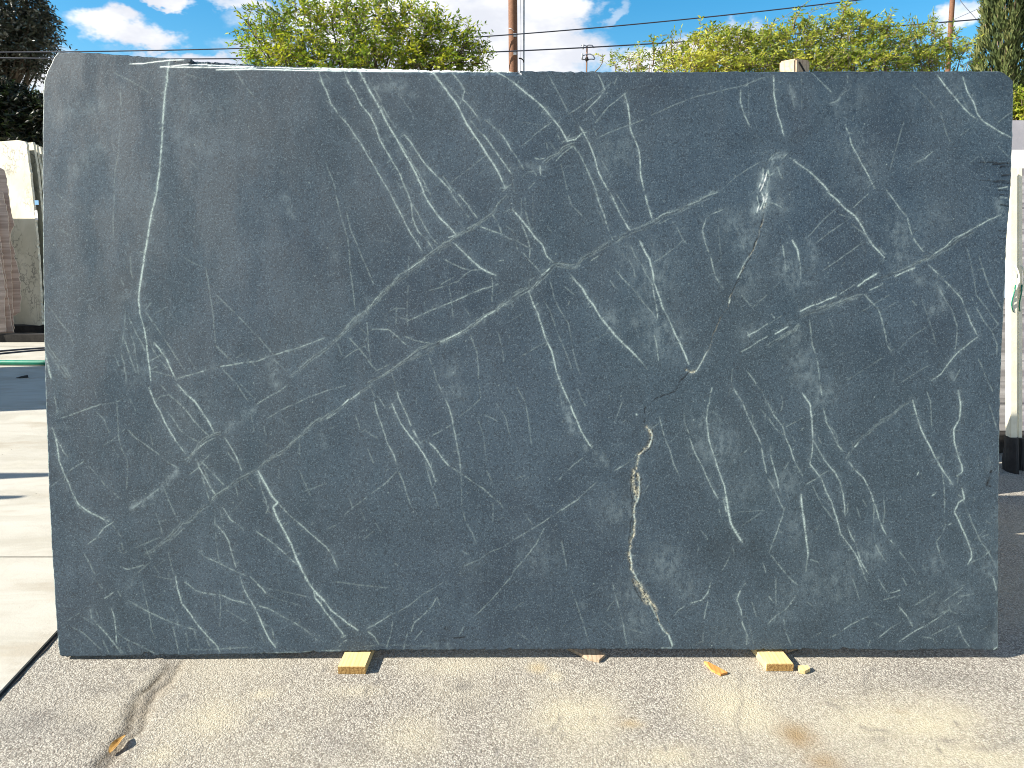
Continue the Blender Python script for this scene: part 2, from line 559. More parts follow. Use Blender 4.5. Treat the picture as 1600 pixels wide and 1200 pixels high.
M_BARK = simple("tree_bark", (0.085, 0.065, 0.045), 0.9, 0.4, 10, 0.01, 30)
M_DEAD = simple("dry_twig", (0.20, 0.15, 0.11), 0.9, 0.3, 12)
M_LEAF_A = m_leaf("ash_leaf", ((0.055, 0.10, 0.012), (0.18, 0.27, 0.018), (0.40, 0.41, 0.025)), 0.52)
M_LEAF_Y = m_leaf("hedge_leaf", ((0.09, 0.145, 0.02), (0.27, 0.34, 0.04), (0.50, 0.49, 0.07)), 0.55)
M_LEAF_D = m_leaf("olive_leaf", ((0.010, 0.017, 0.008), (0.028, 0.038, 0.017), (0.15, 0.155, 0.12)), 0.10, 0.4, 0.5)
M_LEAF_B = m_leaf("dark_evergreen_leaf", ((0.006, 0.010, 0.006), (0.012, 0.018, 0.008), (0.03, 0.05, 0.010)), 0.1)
M_CYP = m_leaf("cypress_spray", ((0.03, 0.045, 0.018), (0.09, 0.12, 0.04), (0.22, 0.23, 0.085)), 0.12, 0.7, 0.2)
M_DRY = m_leaf("dry_leaf", ((0.36, 0.17, 0.04), (0.46, 0.26, 0.07), (0.55, 0.36, 0.12)), 0.25)
M_WHITE_ST = m_marble("cream_marble", (0.4200, 0.3995, 0.3060), (0.5208, 0.5015, 0.4050), (0.0840, 0.0808, 0.0765), 1.4, 0.75)
M_WHITE_E = simple("cream_marble_edge", (0.62, 0.58, 0.46), 0.7, 0.25, 20)
M_BROWN = m_marble("brown_travertine", (0.2800, 0.2102, 0.1725), (0.4340, 0.3407, 0.2850), (0.1820, 0.1305, 0.1050), 1.0, 0.6, True)
M_BROWN_E = simple("broken_travertine_edge", (0.66, 0.54, 0.43), 0.8, 0.2, 25)
M_STRIPE = m_marble("striped_marble", (0.20, 0.185, 0.175), (0.40, 0.38, 0.36), (0.08, 0.075, 0.075), 1.0, 0.85, True)
M_PURE = m_marble("white_marble", (0.70, 0.68, 0.64), (0.78, 0.76, 0.72), (0.5, 0.5, 0.5), 1.0, 0.3)
M_GREY_ST = m_marble("lavender_grey_marble", (0.30, 0.29, 0.31), (0.38, 0.37, 0.39), (0.2, 0.2, 0.22), 1.0, 0.3)
M_PLASTER = simple("pale_plaster", (0.6, 0.55, 0.48), 0.8, 0.1)

# ------------------------------------------------------------------ fields drawn on a grid
RNG = np.random.default_rng(11)


def stamp(fieldarr, gx, gy, sx, sy, val):
    """soft round dab, kept by maximum"""
    h, wd = fieldarr.shape
    R = 2.6
    x0, x1 = int(max(0, math.floor(gx - R * sx))), int(min(wd - 1, math.ceil(gx + R * sx)))
    y0, y1 = int(max(0, math.floor(gy - R * sy))), int(min(h - 1, math.ceil(gy + R * sy)))
    if x1 < x0 or y1 < y0:
        return
    xs = (np.arange(x0, x1 + 1) - gx) / sx
    ys = (np.arange(y0, y1 + 1) - gy) / sy
    g = np.exp(-0.5 * (ys[:, None] ** 2 + xs[None, :] ** 2)) * val
    sub = fieldarr[y0:y1 + 1, x0:x1 + 1]
    np.maximum(sub, g, out=sub)


def wander(pts, step, amp, rng):
    """resample a traced line and let it wander a little, as a vein does"""
    pts = np.asarray(pts, float)
    if len(pts) == 1:
        return pts
    seg = np.linalg.norm(np.diff(pts, axis=0), axis=1)
    s = np.concatenate([[0], np.cumsum(seg)])
    n = max(2, int(s[-1] / step))
    q = np.linspace(0, s[-1], n)
    # corner rounding by smoothing the resampled line
    P = np.stack([np.interp(q, s, pts[:, 0]), np.interp(q, s, pts[:, 1])], 1)
    k = 3
    if n > 12:
        pad = np.pad(P, ((k, k), (0, 0)), mode='edge')
        P2 = np.stack([np.convolve(pad[:, i], np.ones(2 * k + 1) / (2 * k + 1), mode='valid') for i in (0, 1)], 1)
        P = P2
    off = np.zeros(n)
    for lam, a in ((18.0, 1.0), (7.0, 0.55), (3.0, 0.3)):
        m_ = max(2, int(s[-1] / lam) + 2)
        off += a * np.interp(q, np.linspace(0, s[-1], m_), rng.normal(size=m_))
    off *= amp
    tan = np.gradient(P, axis=0)
    tan /= np.linalg.norm(tan, axis=1, keepdims=True) + 1e-9
    nrm = np.stack([-tan[:, 1], tan[:, 0]], 1)
    return P + nrm * off[:, None]


def profile(n, rng, rough=0.35):
    """strength along a line: tapered ends, uneven"""
    q = np.linspace(0, 1, n)
    m_ = max(3, n // 14)
    v = 1 + rough * np.interp(q, np.linspace(0, 1, m_), rng.normal(size=m_))
    v2 = 1 + rough * 0.8 * np.interp(q, np.linspace(0, 1, max(3, n // 4)), rng.normal(size=max(3, n // 4)))
    e = np.clip(np.minimum(q, 1 - q) / 0.06, 0.6, 1)
    return np.clip(v * v2, 0.15, 1.3) * e


# ------------------------------------------------------------------ ground
def poly_px(s):
    return [tuple(float(v) for v in p.split(',')) for p in s.split()]


def build_ground():
    x0, x1, y0, y1 = -2.6, 2.8, 0.9, 3.3
    c = 0.012
    nx, ny = int((x1 - x0) / c), int((y1 - y0) / c)
    X, Y = np.meshgrid(np.linspace(x0, x1, nx + 1), np.linspace(y0, y1, ny + 1))
    fields = {k: np.zeros(X.shape) for k in 'tpdc'}

    def gxy(px, py):
        p = at(px, py, z=0)
        return (p.x - x0) / c, (p.y - y0) / c

    def blot(k, px, py, rx, ry, val):
        g0 = gxy(px, py)
        g1 = gxy(px + rx, py)
        g2 = gxy(px, py + ry)
        stamp(fields[k], g0[0], g0[1], abs(g1[0] - g0[0]) * 0.62, max(0.8, abs(g2[1] - g0[1]) * 0.62), val)

    for a in [('t', 840, 1043, 14, 8, .55), ('p', 840, 1043, 15, 9, 1), ('p', 868, 1057, 12, 9, .7), ('p', 905, 1118, 70, 45, .85), ('t', 985, 1131, 20, 8, .55), ('p', 985, 1131, 22, 9, .7),
              ('t', 1247, 1150, 32, 24, .9), ('t', 1235, 1145, 22, 14, .5), ('t', 1285, 1190, 34, 20, .7), ('p', 1150, 1105, 70, 60, .7), ('p', 1430, 1125, 150, 50, .8),
              ('p', 1500, 1180, 160, 40, .7), ('p', 640, 1150, 60, 40, .5), ('p', 700, 1040, 90, 14, .35), ('p', 560, 1080, 40, 12, .4), ('d', 724, 1073, 18, 10, .7),
              ('d', 160, 1078, 30, 8, .6), ('d', 130, 1140, 45, 18, .45), ('d', 40, 1130, 70, 26, .5), ('d', 545, 1100, 40, 18, .25), ('d', 1350, 1075, 40, 14, .3),
              ('d', 1480, 1060, 90, 16, .35), ('d', 740, 1100, 40, 16, .3), ('p', 330, 1120, 50, 40, .5), ('p', 410, 1085, 20, 8, .6), ('t', 1405, 1112, 14, 5, .35), ('d', 1375, 1155, 14, 5, .6),
              ('d', 1480, 1158, 16, 4, .6), ('d', 1540, 1170, 25, 3, .6), ('p', 250, 1180, 30, 20, .5), ('d', 560, 1170, 60, 20, .2), ('p', 1040, 1180, 90, 24, .6)]:
        blot(*a)
    rng = np.random.default_rng(5)
    crack = [(266, 1033), (259, 1050), (253, 1062), (241, 1075), (227, 1085), (218, 1100), (212, 1112), (201, 1125), (196, 1140), (180, 1155), (165, 1178), (150, 1205)]
    lines = [('c', 1.3, 1.0, crack), ('c', 0.9, .7, [(x + 4 + 2 * (i % 3), y + 1) for i, (x, y) in enumerate(crack)]),
             ('d', 3.4, .50, [(x + 5, y + 2) for x, y in crack]), ('t', 3.6, .22, [(x + 6, y + 3) for x, y in crack]), ('d', 6.0, .22, [(x + 8, y + 4) for x, y in crack]),
             ('d', 1.2, .7, [(1290, 1098), (1300, 1105), (1318, 1109)]), ('d', 1.0, .7, [(1340, 1134), (1365, 1138), (1390, 1141)]),
             ('d', 0.9, .5, [(1344, 1050), (1352, 1070), (1358, 1090)]), ('d', 0.9, .5, [(1158, 1040), (1160, 1100), (1164, 1200)]),
             ('d', 0.9, .5, [(1532, 1168), (1560, 1163), (1600, 1152)]), ('d', 1.0, .4, [(1240, 1076), (1262, 1066), (1290, 1064)])]
    depth = np.zeros(X.shape)
    for k, wd, val, pts in lines:
        G = np.array([gxy(*p) for p in pts])
        P = wander(G, 0.5, 1.0, rng)
        pr = profile(len(P), rng, 0.22)
        for (gx, gy), s in zip(P, pr):
            stamp(fields[k], gx, gy, wd * 0.55, wd * 0.55, min(1, val * s))
            if k == 'c' and wd < 4:
                stamp(depth, gx, gy, 0.9, 0.9, min(1, s))
    for _ in range(14):      # loose dark grit
        blot('d', rng.uniform(60, 1560), rng.uniform(1045, 1195), rng.uniform(2, 4), rng.uniform(1, 2), 1)
    for (px, py) in [(190, 1060), (186, 1065), (204, 1066), (214, 1044), (226, 1045), (184, 1046), (589, 1066), (868, 1135), (837, 1159), (880, 1148), (928, 1123), (1467, 1172)]:
        blot('d', px, py, 4, 2, 1)
    Z = -0.007 * depth + 0.0012 * RNG.normal(size=X.shape) * (depth > 0.1)
    edge = np.zeros(X.shape, bool)
    edge[0], edge[-1], edge[:, 0], edge[:, -1] = True, True, True, True
    Z[edge] = 0
    V = np.stack([X, Y, Z], -1).reshape(-1, 3)
    idx = np.arange(V.shape[0]).reshape(X.shape)
    Q = np.stack([idx[:-1, :-1], idx[:-1, 1:], idx[1:, 1:], idx[1:, :-1]], -1).reshape(-1, 4)
    B = 1500.0
    ov = np.array([[-B, -B, 0], [B, -B, 0], [B, B, 0], [-B, B, 0], [x0, y0, 0], [x1, y0, 0], [x1, y1, 0], [x0, y1, 0]])
    o0 = len(V)
    oq = np.array([[0, 1, 5, 4], [1, 2, 6, 5], [2, 3, 7, 6], [3, 0, 4, 7]]) + o0
    V2 = np.concatenate([V, ov])
    o, me = mesh_np("ground", V2, np.concatenate([Q, oq]), 4, M_ASPHALT)
    at_ = me.color_attributes.new('mark', 'FLOAT_COLOR', 'POINT')
    C = np.zeros((len(V2), 4), np.float32)
    for i, k in enumerate('tpdc'):
        C[:len(V), i] = np.clip(fields[k], 0, 1).ravel()
    at_.data.foreach_set('color', C.ravel())
    o['kind'] = 'structure'
    return o


build_ground()

# concrete yard slab on the left, cast in bays with open joints
pA, pB = at(0, 1086, z=0), at(87, 992, z=0)
dirv = (pB - pA).normalized()


def edge_x(y):
    return pA.x + dirv.x * (y - pA.y) / dirv.y


yard = empty("concrete_yard")
yard['kind'] = 'structure'
joints = [at(30, 874, z=0).y, at(30, 641, z=0).y]
bays = [(-2.0, joints[0]), (joints[0], joints[1]), (joints[1], 8.9), (8.9, 13.0), (13.0, 17.0)]
for (ya, yb) in bays:
    g = 0.006
    ya2, yb2 = ya + g, yb - g
    for k in range(3):
        xr0 = edge_x(ya2) if k == 0 else edge_x(0) - 3.5 * k - 1.2 - g - 3.0
        xr1 = edge_x(yb2) if k == 0 else xr0
        xl = edge_x(0) - 3.5 * (k + 1) - 1.2 - 3.0 + g
        if k == 0:
            xl = edge_x(0) - 3.5 - 1.2 - 3.0 + g
        if ya < 0 and k == 0:
            pass
        o = prism("concrete_bay", [(xl, ya2, 0.012), (xr0, ya2, 0.012), (xr1, yb2, 0.012), (xl, yb2, 0.012)], (0, 0, -0.06), M_CONCRETE, yard)
# black joint filler between concrete and asphalt
nrm_j = Vector((dirv.y, -dirv.x, 0))
V, Fc = [], []
rng = np.random.default_rng(3)
n = 160
for i in range(n):
    s = -1.0 + i * 0.06
    p = pA + dirv * s
    w0 = 0.012 + 0.004 * rng.normal()
    V += [p - nrm_j * 0.004 + Vector((0, 0, 0.003)), p + nrm_j * max(0.004, w0) + Vector((0, 0, 0.004))]
    if i:
        Fc.append([2 * i - 2, 2 * i - 1, 2 * i + 1, 2 * i])
o = mesh("expansion_joint", V, Fc, M_TAR)
o['kind'] = 'structure'

# ------------------------------------------------------------------ the big stone slab
VEINS_AND_SHADING = """A0
v 2.3 1 1062,365 1050,440 1035,560 1022,680 1015,800 1008,930 998,1060 978,1200
v .7 .28 690,440 800,500 880,540 945,590
v .8 .32 755,530 752,620 765,750 745,850 742,950 720,1070 712,1200
v .8 .35 1470,440 1520,520 1590,610
v .7 .22 1130,450 1200,475 1280,500
v .7 .25 1180,1000 1240,1060
v .6 .2 1340,660 1400,690 1440,720
h 14 .22 480,1060 540,1000 640,940
h 16 .18 300,720 480,690 640,680
h 12 .15 1080,640 1260,700 1440,640
h 10 .2 1100,840 1200,890 1310,950
v 1.6 .9 810,400 900,396 980,386 1060,376 1150,374
v 1.6 .9 1000,418 1120,408 1200,400 1290,396
v 2.2 1 1240,400 1400,407 1600,412
v 2.0 .9 1000,420 1200,419 1350,421 1600,424
v 1.6 .9 1350,437 1480,434 1600,432
d 2.2 .9 1060,382 1160,386 1300,389 1440,394 1600,398
B0
d 1.8 .9 0,398 200,402 440,410
v 2.4 1 0,412 200,418 400,426 600,430 900,433 1200,436 1600,439
v 2.4 1 0,432 200,436 400,440 800,443 1100,442 1300,443
v 2.0 .9 300,412 500,419 800,424 1200,430 1600,436
d 1.5 .8 0,444 200,447 500,449 900,450 1300,449 1600,448
d 1.4 .6 0,421 130,426 260,428 400,432
v 1.2 .7 393,450 415,520 440,570 470,650 520,720 570,775 610,835 660,900 690,960 740,1040 780,1110 835,1200
v 1.3 .8 552,450 580,520 620,580 660,660 710,720 750,800 775,880 820,950 860,1020 900,1090 945,1200
v 2 .95 650,450 685,520 720,580 760,650 800,730 840,810 890,890 930,960 970,1030 1010,1110 1050,1200
v 1 .5 730,540 770,610 800,680 840,750 880,810
v .9 .4 740,600 775,650 795,700
v 1 .6 890,880 940,950 980,1020 1010,1070 1050,1140 1080,1200
v 1.5 .85 925,840 970,890 1005,950 1060,1030 1110,1080 1150,1120 1190,1160 1225,1200
v .9 .5 1165,1100 1190,1130 1215,1170 1245,1200
v .8 .4 860,540 890,590 930,640 970,700 985,745
v .8 .3 820,450 845,500
v 2 .9 1105,450 1150,510 1200,580 1250,640 1285,710 1320,780 1370,850 1410,910 1440,960 1480,1020 1520,1090 1560,1175
v 1.2 .7 1225,455 1270,510 1305,565 1290,620 1330,660 1390,735
v .8 .4 1180,520 1230,570 1280,620
v .8 .4 1305,565 1340,610 1380,660
v .9 .5 1285,600 1275,650
v 1.4 .7 1430,745 1480,790 1540,850 1580,910 1600,945
v 1.5 .7 1420,840 1460,890 1500,950 1550,1020 1600,1090
v .9 .45 1320,730 1370,790 1420,850
v .8 .35 1390,740 1420,820
v 1.4 .7 1500,450 1560,480 1600,510
v .6 .35 430,1000 450,1060 480,1130 500,1200
v .6 .25 430,455 460,490
h 9 .5 690,520 760,535 830,540 920,535
h 8 .25 410,490 470,520
h 8 .2 880,560 940,580 1000,600
v .7 .35 1440,970 1390,1010 1310,1070 1210,1145
v 1 .6 1525,1175 1560,1175 1600,1150
v .7 .3 40,470 65,505
v .5 .25 10,640 45,700
v .5 .2 110,1030 180,1085
v .6 .25 1075,580 1100,620
v 1 .5 1540,1200 1570,1170 1600,1180
h 20 .15 700,700 900,900 1050,1100
C0
d 1.2 .8 0,449 150,449
d 1.5 .8 370,449 480,450
d 1.2 .5 740,452 1000,451 1400,452 1600,452
v 1.8 .9 0,505 50,550 120,605 180,655 220,700 260,750 300,795 330,850 345,880
v .9 .5 230,470 265,540 300,600 330,660 345,700
v 1.2 .65 540,465 560,510 580,565
v .9 .45 345,720 420,670 500,610 560,570 620,515
v 1.2 .6 455,700 500,655 545,610 570,570
v .9 .5 490,670 520,725
v .9 .5 635,510 660,560
v .8 .4 640,530 660,480
v 1.1 .55 520,770 560,720 600,670 650,630 725,570
v 1.8 .8 705,590 725,660 735,740 745,820 770,880 795,950 800,1020 805,1100 825,1190
v .9 .5 520,870 600,830 680,800 740,780 830,745
v .9 .4 870,720 960,680 1060,640 1160,600 1270,575 1380,550 1460,530 1540,495 1600,475
v 1.6 .85 340,885 400,870 440,830 470,825
r 1.6 .9 190,1010 230,980 280,960 330,915 390,890
v 1 .55 260,1020 320,960 380,910
v 1.4 .6 140,985 170,995 200,990
v 1.8 .75 175,1030 180,1095
v 1.2 .5 150,1060 215,1062
v 1 .5 0,940 30,985 75,1060
v .9 .45 60,1110 100,1075 135,1070 155,1100
v 1.1 .6 130,850 190,805 250,760
v .8 .3 0,755 80,765 170,780
v 1.6 .8 420,790 450,830 475,880 490,920 515,980 535,1060 560,1120 600,1190
v 1.2 .6 380,910 420,960 455,1030 490,1110 525,1195
v .7 .35 300,1000 315,1060 335,1140 345,1195
v .8 .35 510,800 530,850
v .8 .3 560,1000 600,1070 620,1110
v 1.4 .55 1425,560 1430,640 1450,720 1490,795
v .7 .25 1475,560 1480,740
v 1.1 .5 1470,480 1475,530 1450,540
v .9 .45 1505,480 1490,540
v 1 .4 1310,1190 1370,1130 1440,1080 1500,1040 1550,1010
v .9 .45 220,880 250,920 285,935
v .8 .45 280,830 310,880
v .8 .4 0,1100 20,1200
v .8 .4 100,1180 150,1130
v .7 .3 0,940 60,910 130,860
v .9 .45 370,830 345,870
v 1 .5 300,900 350,870 430,850
v .8 .4 215,890 225,930
h 8 .35 0,1045 100,1045 210,1050
h 25 .25 1590,1150
h 30 .2 560,1000 700,900
d 14 .3 1380,900 1500,870
d 12 .25 720,560 900,545 1100,580
h 9 .9 1590,1080 1575,1130 1560,1190
v 1.6 .9 1600,1060 1585,1110 1570,1160 1550,1200
v 1.2 .7 1570,1050 1565,1110 1540,1180
v 1 .6 1600,1130 1590,1200
D0
d 1.2 .5 0,452 400,452 1100,449
v 1.6 .7 35,470 38,600 55,700 80,770 100,850
v 1.2 .5 275,455 320,500 370,550 400,580
h 6 .35 110,510 160,580 180,660
h 5 .35 370,670 430,640 480,570 510,530
v 1.2 .4 380,650 430,635 470,580 515,550
v .9 .4 500,470 495,520
v .8 .4 900,530 970,590 1050,680
v .8 .35 1080,700 1110,820 1140,890
v 1.9 .75 1060,470 1110,540 1170,610 1220,670 1270,720 1310,745
v 1.7 .75 1215,480 1245,570 1285,640 1305,710 1340,755 1410,800 1460,830 1520,860
v .8 .35 1180,540 1210,600 1250,680 1290,730
v 1 .45 1310,750 1280,790 1200,850
v .9 .4 1435,770 1480,730 1540,690
v 1.1 .5 1435,910 1475,950 1510,990
v .9 .4 850,760 820,860 790,960 765,1060
v 1.6 .6 480,780 510,850 520,900 560,970 590,1030 630,1100 670,1180
v 1.3 .55 870,1060 930,1010 980,990 1030,945
v 1.9 .7 160,1000 240,1060 300,1110 350,1160 385,1200
v 1.1 .5 715,1150 750,1195
v 1.2 .4 0,1010 40,960 90,950
v 1.2 .4 60,1040 90,1120
v 1.2 .5 0,1100 40,1080
v .9 .35 1540,560 1490,570
v .7 .3 210,480 210,690
v .7 .25 130,510 170,700
h 22 .3 40,1060
h 40 .18 1150,560 1250,700
h 30 .2 520,900 620,1060
h 40 .16 520,600 420,660
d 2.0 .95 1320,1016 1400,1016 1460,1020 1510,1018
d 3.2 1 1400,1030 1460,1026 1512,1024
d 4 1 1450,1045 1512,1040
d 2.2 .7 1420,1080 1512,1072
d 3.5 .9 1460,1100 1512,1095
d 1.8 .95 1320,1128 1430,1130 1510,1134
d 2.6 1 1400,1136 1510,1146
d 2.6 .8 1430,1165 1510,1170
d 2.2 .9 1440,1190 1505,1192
v 1.4 .8 1440,1178 1500,1168
d 14 .35 80,900 200,860 400,700
d 16 .25 800,900 900,700
v 1.2 .8 0,1060 10,1110 0,1170
v 1 .6 20,1000 60,970 90,990 120,960
v .9 .5 130,985 170,1000
h 8 .6 20,1020 90,970
A1
v 2.3 1 978,0 955,100 935,200 920,310 900,420 885,520 870,620 865,680 875,760
v 1.7 .8 875,760 890,810 905,880 915,950 925,1030 935,1110 940,1180
v 1.8 .85 960,940 1000,985 1035,1040 1065,1100 1105,1180
v .9 .5 905,740 960,820 1010,890 1060,970 1110,1050 1160,1130
v .9 .55 800,770 850,880 890,950 910,1000
v 1 .6 770,900 790,960 815,1040 850,1130
v 1 .6 755,1000 775,1080 790,1200
v .8 .45 715,1010 745,1090
v .8 .45 815,880 840,960 850,1040 870,1150
v .7 .4 785,730 775,850 765,950
v .9 .45 815,400 820,500 830,540
v .6 .3 800,320 800,370
v .8 .35 750,540 775,590
v .6 .25 770,430 800,480
v .8 .35 715,0 710,100 705,200 710,285
v .6 .28 340,0 430,70 510,120 600,180
v .7 .4 290,700 340,760 380,820 435,885 460,960
v .8 .4 1285,470 1300,560 1320,680 1335,800 1345,950 1400,1010 1470,1070
v .8 .45 1350,640 1450,740 1520,810 1600,895
v 1.2 .6 1110,1165 1200,1140 1320,1105 1440,1080 1530,1065 1600,1060
v .7 .3 1130,390 1200,440 1260,465
v 1 .4 1345,960 1420,1030 1440,1060
v .8 .4 1395,1110 1480,1200
r 2.2 .7 290,950 330,1010 380,1090 430,1160
v 2.2 .55 278,1000 300,1090 320,1170
v .7 .3 1060,760 1110,810 1160,860
v .8 .5 870,890 920,865 950,840
v .8 .5 930,1060 1020,1010
v .8 .45 940,1110 990,1085
v .8 .45 895,715 915,705
v .8 .45 905,740 945,690
v .8 .5 950,980 1000,1050 1050,1110
v .8 .4 950,1120 1020,1135 1090,1155
v .8 .4 940,930 960,1000
v .6 .25 370,230 450,280
v .6 .25 900,450 970,500
h 8 .3 760,660 820,650
h 30 .22 300,1080
h 40 .15 870,900 900,1100
d 20 .25 750,620 800,560
d 22 .2 980,420 1080,460
B1
v 1.3 .75 835,0 880,90 930,190 960,250 1000,310 1040,370
v 1.2 .7 945,0 970,60 980,170 1010,240 1060,290 1105,355
v 1 .6 970,60 1010,130 1050,210 1100,290 1135,325
v 1.8 .9 1040,0 1080,70 1140,150 1190,200 1250,265
v .9 .5 1085,0 1110,80
v 1.2 .6 1215,0 1270,80 1330,160
v 1.3 .6 1265,10 1330,90 1380,165
r 1.6 .8 220,1150 290,1090 380,1020 480,930 560,850 610,790 660,760 720,710 760,660 830,590 900,530 980,470 1060,410 1130,360 1200,310 1260,270 1330,240 1400,190 1470,135 1530,60 1570,20
r 1.3 .5 500,920 600,840 680,750 740,680 850,580 950,500 1020,460 1100,380 1220,320
v 1.3 .7 680,755 740,680 790,625
v 1.3 .7 950,490 1060,410
v 1.4 .75 1200,285 1260,265
d 3 .4 560,870 680,770 820,620 1000,470 1150,370
h 8 .4 610,810 660,770 700,680
v 1.9 .8 1235,315 1290,370 1340,420 1400,475 1440,495 1500,520
v 1.1 .5 1170,415 1230,450 1300,480 1350,490 1410,485
v .9 .45 1080,615 1180,590 1260,560 1310,510 1350,490
v .9 .5 1150,580 1240,530
v 1.2 .6 940,810 1030,770 1120,730 1220,690 1320,645 1420,605 1515,580
v .8 .45 1195,430 1210,600 1220,700 1235,800
v .9 .5 1470,530 1480,580 1475,690
r 1.7 .9 700,1195 800,1140 880,1090 960,1030 1060,970 1130,940 1220,905 1310,865 1360,825 1420,780 1480,745 1540,700 1600,670
r 1.2 .5 850,1100 940,1060 1020,1020 1110,985
v 2.0 .7 1370,825 1430,780 1490,745 1560,700
v 1.8 .8 1150,935 1220,905 1290,870
d 2.4 .5 1380,830 1440,785 1520,735 1590,690
v 1.2 .6 0,1060 100,1020 190,995 290,965 380,930 430,910
v 1 .5 190,1000 290,965 320,955
v .8 .45 0,890 60,960 110,1020
v .8 .4 110,1045 200,1130
v .9 .5 495,0 515,90 545,200 575,300 583,400 590,500 605,600 620,740
v .9 .5 565,120 590,220 630,330 680,450 740,590
v 1 .55 575,905 630,960 680,1020 720,1080 770,1135
v .9 .5 690,800 700,900 705,980 720,1060
v 1.2 .55 720,855 800,860 830,860 880,900 935,955
v .9 .45 545,1040 620,990 690,960
v 1.2 .5 930,900 1000,930 1110,950
v .9 .45 800,800 830,745 870,730 935,725
v .7 .35 955,400 950,640 940,800
v .7 .35 875,660 875,830
v .7 .35 800,780 830,810
v .7 .35 890,780 960,800
v .9 .5 1340,890 1380,1000 1390,1100 1390,1170
v .8 .5 1075,1010 1110,1110 1135,1200
v .8 .45 1515,870 1540,990 1550,1060
v .7 .35 1300,720 1340,780
h 8 .4 190,40 240,150
h 7 .3 485,310 492,410
h 9 .45 95,1050 130,1200
v 1.1 .55 1475,135 1510,190 1535,260
v 1.4 .6 1400,215 1470,240 1540,265 1600,295
v .9 .45 745,1120 840,1075
v .8 .4 850,1130 870,1200
v .7 .35 1540,1080 1600,1130
v .7 .3 505,930 540,1030
v .7 .3 650,850 690,890 690,940
v 1.1 .5 1440,160 1480,130
v 1.1 .5 1500,440 1550,425
v .8 .4 1560,210 1600,240
h 20 .3 1230,1120
C1
v 1.8 .8 0,110 50,165 100,225 140,280 190,330 215,400 260,440
v 1.1 .55 60,200 95,280 110,350 110,410
v 1 .5 80,30 85,120 105,190 120,230
v .8 .4 60,40 60,140
v .8 .35 130,20 130,180
v .9 .5 0,290 50,320 100,345 130,355
v .9 .5 20,310 35,360
v 1.1 .5 70,380 110,430 160,480 185,510
r 1.9 .9 0,665 60,620 130,585 180,540 230,485 270,455 350,460
r 1.2 .5 0,635 50,610 110,600
v 1.8 .8 180,520 240,475
d 3.6 .7 100,600 220,510 290,450 400,455 450,410 520,370 620,315 700,270 780,250 850,220 920,170 1000,130 1100,90 1180,50 1270,5
r 1.6 .65 270,455 360,465 400,470 440,410 500,380 560,350 620,315
v 1.2 .5 480,440 540,400
r 2.2 .7 620,315 700,270 780,235 870,190 940,150 1020,120 1100,90 1200,40 1290,0
v 1.3 .55 870,190 940,140 1020,120
v 1.2 .5 920,200 1000,160
v 1.3 .45 1100,85 1160,60 1230,20 1290,0
v 1.3 .65 525,0 550,80 580,150 600,230 630,300
v 1.7 .7 615,0 640,60 670,130 710,200 740,240
v 1 .4 650,10 690,70 740,160
v 1.8 .8 830,20 850,80 865,130 875,170
v 2.2 .85 360,515 400,560 440,600 475,670 510,710 550,780 600,840 650,900 720,970 800,1050
v 1.1 .5 800,1050 850,1110
v 1.9 .85 105,620 130,700 160,760 190,850 210,920 245,990 265,1060 280,1130 310,1200
v 1.3 .6 135,540 110,555 105,600
v .8 .45 235,540 260,650 290,720 350,820 365,900 385,1000 410,1100 430,1150
v .8 .4 200,680 240,750 270,850 310,940 345,1030 375,1120
v 2.2 .85 800,305 830,370 860,420 880,500 885,560
v 1.8 .8 885,560 920,650 940,720 980,790 1020,890 1050,950 1080,1010 1105,1080
v 1.4 .65 875,560 890,650 905,720 910,790
v 1.1 .6 640,470 690,540 760,610 820,690 880,760 910,800
v .9 .5 740,330 770,400 810,450 840,520 870,560
v .9 .45 720,390 760,480 770,540
v 1.2 .6 890,890 905,970 915,1055
v .8 .4 940,920 950,1000
v .8 .45 610,550 640,590 670,615
k 1.6 .4 1570,130 1560,200 1540,280 1510,360 1470,430 1430,500 1400,570 1370,640 1358,690 1350,720
k 1.0 .3 1350,720 1300,790 1275,860 1245,930 1220,990 1180,1070 1150,1120
d 1.4 1 1570,130 1562,200 1543,280 1512,360 1473,435 1433,505 1403,575 1375,640 1362,690
d 1.2 .95 1350,730 1300,795 1278,860 1248,930
v 1.6 .8 1480,400 1440,470 1410,540
v 2.0 .9 1360,665 1356,695
v 1.6 .75 1215,1000 1180,1070 1150,1120 1110,1125
k 2.2 .8 1085,1110 1120,1125 1150,1120
d 1.3 1 1110,1130 1080,1160 1040,1200
v 1.2 .6 1320,110 1240,140 1210,170 1190,240 1210,330 1240,400 1255,470 1275,540 1320,600
v .8 .4 1290,190 1295,300 1310,430
v .9 .45 890,435 960,390 1030,340 1070,300
v 1 .5 1000,180 1040,240 1070,300 1120,350 1160,390
h 14 .9 1580,20 1570,90 1545,110
k 2 .5 1560,120 1590,70
v .9 .45 1430,640 1500,715
v .9 .45 1505,720 1600,640
v 1.8 .55 1470,900 1530,870 1600,820
v 1.3 .5 1430,1000 1500,960 1600,900
v 1.2 .5 1470,1120 1530,1200
v .7 .35 0,1060 100,1000 210,940
v .7 .3 0,800 60,765
v .9 .5 330,590 400,650
v .8 .4 350,20 370,80 440,150
v .8 .4 1380,180 1440,290 1450,360
h 40 .3 850,450 880,560
h 40 .3 900,800 950,900
h 20 .35 620,800
h 14 .3 770,820
h 30 .3 1390,180 1450,280
h 22 .25 1460,540 1460,620
h 20 .3 1480,890
v 1.4 .6 1470,870 1490,910
d 26 .25 1320,430 1380,620
v .8 .4 360,680 352,710
v .7 .4 1380,1100 1370,1190
v .8 .3 0,240 40,310
h 30 .2 700,380
v 2 .9 1600,5 1585,60 1570,100
v 1.6 .85 1560,0 1575,50 1550,110
v 1.4 .8 1530,20 1545,80 1530,130
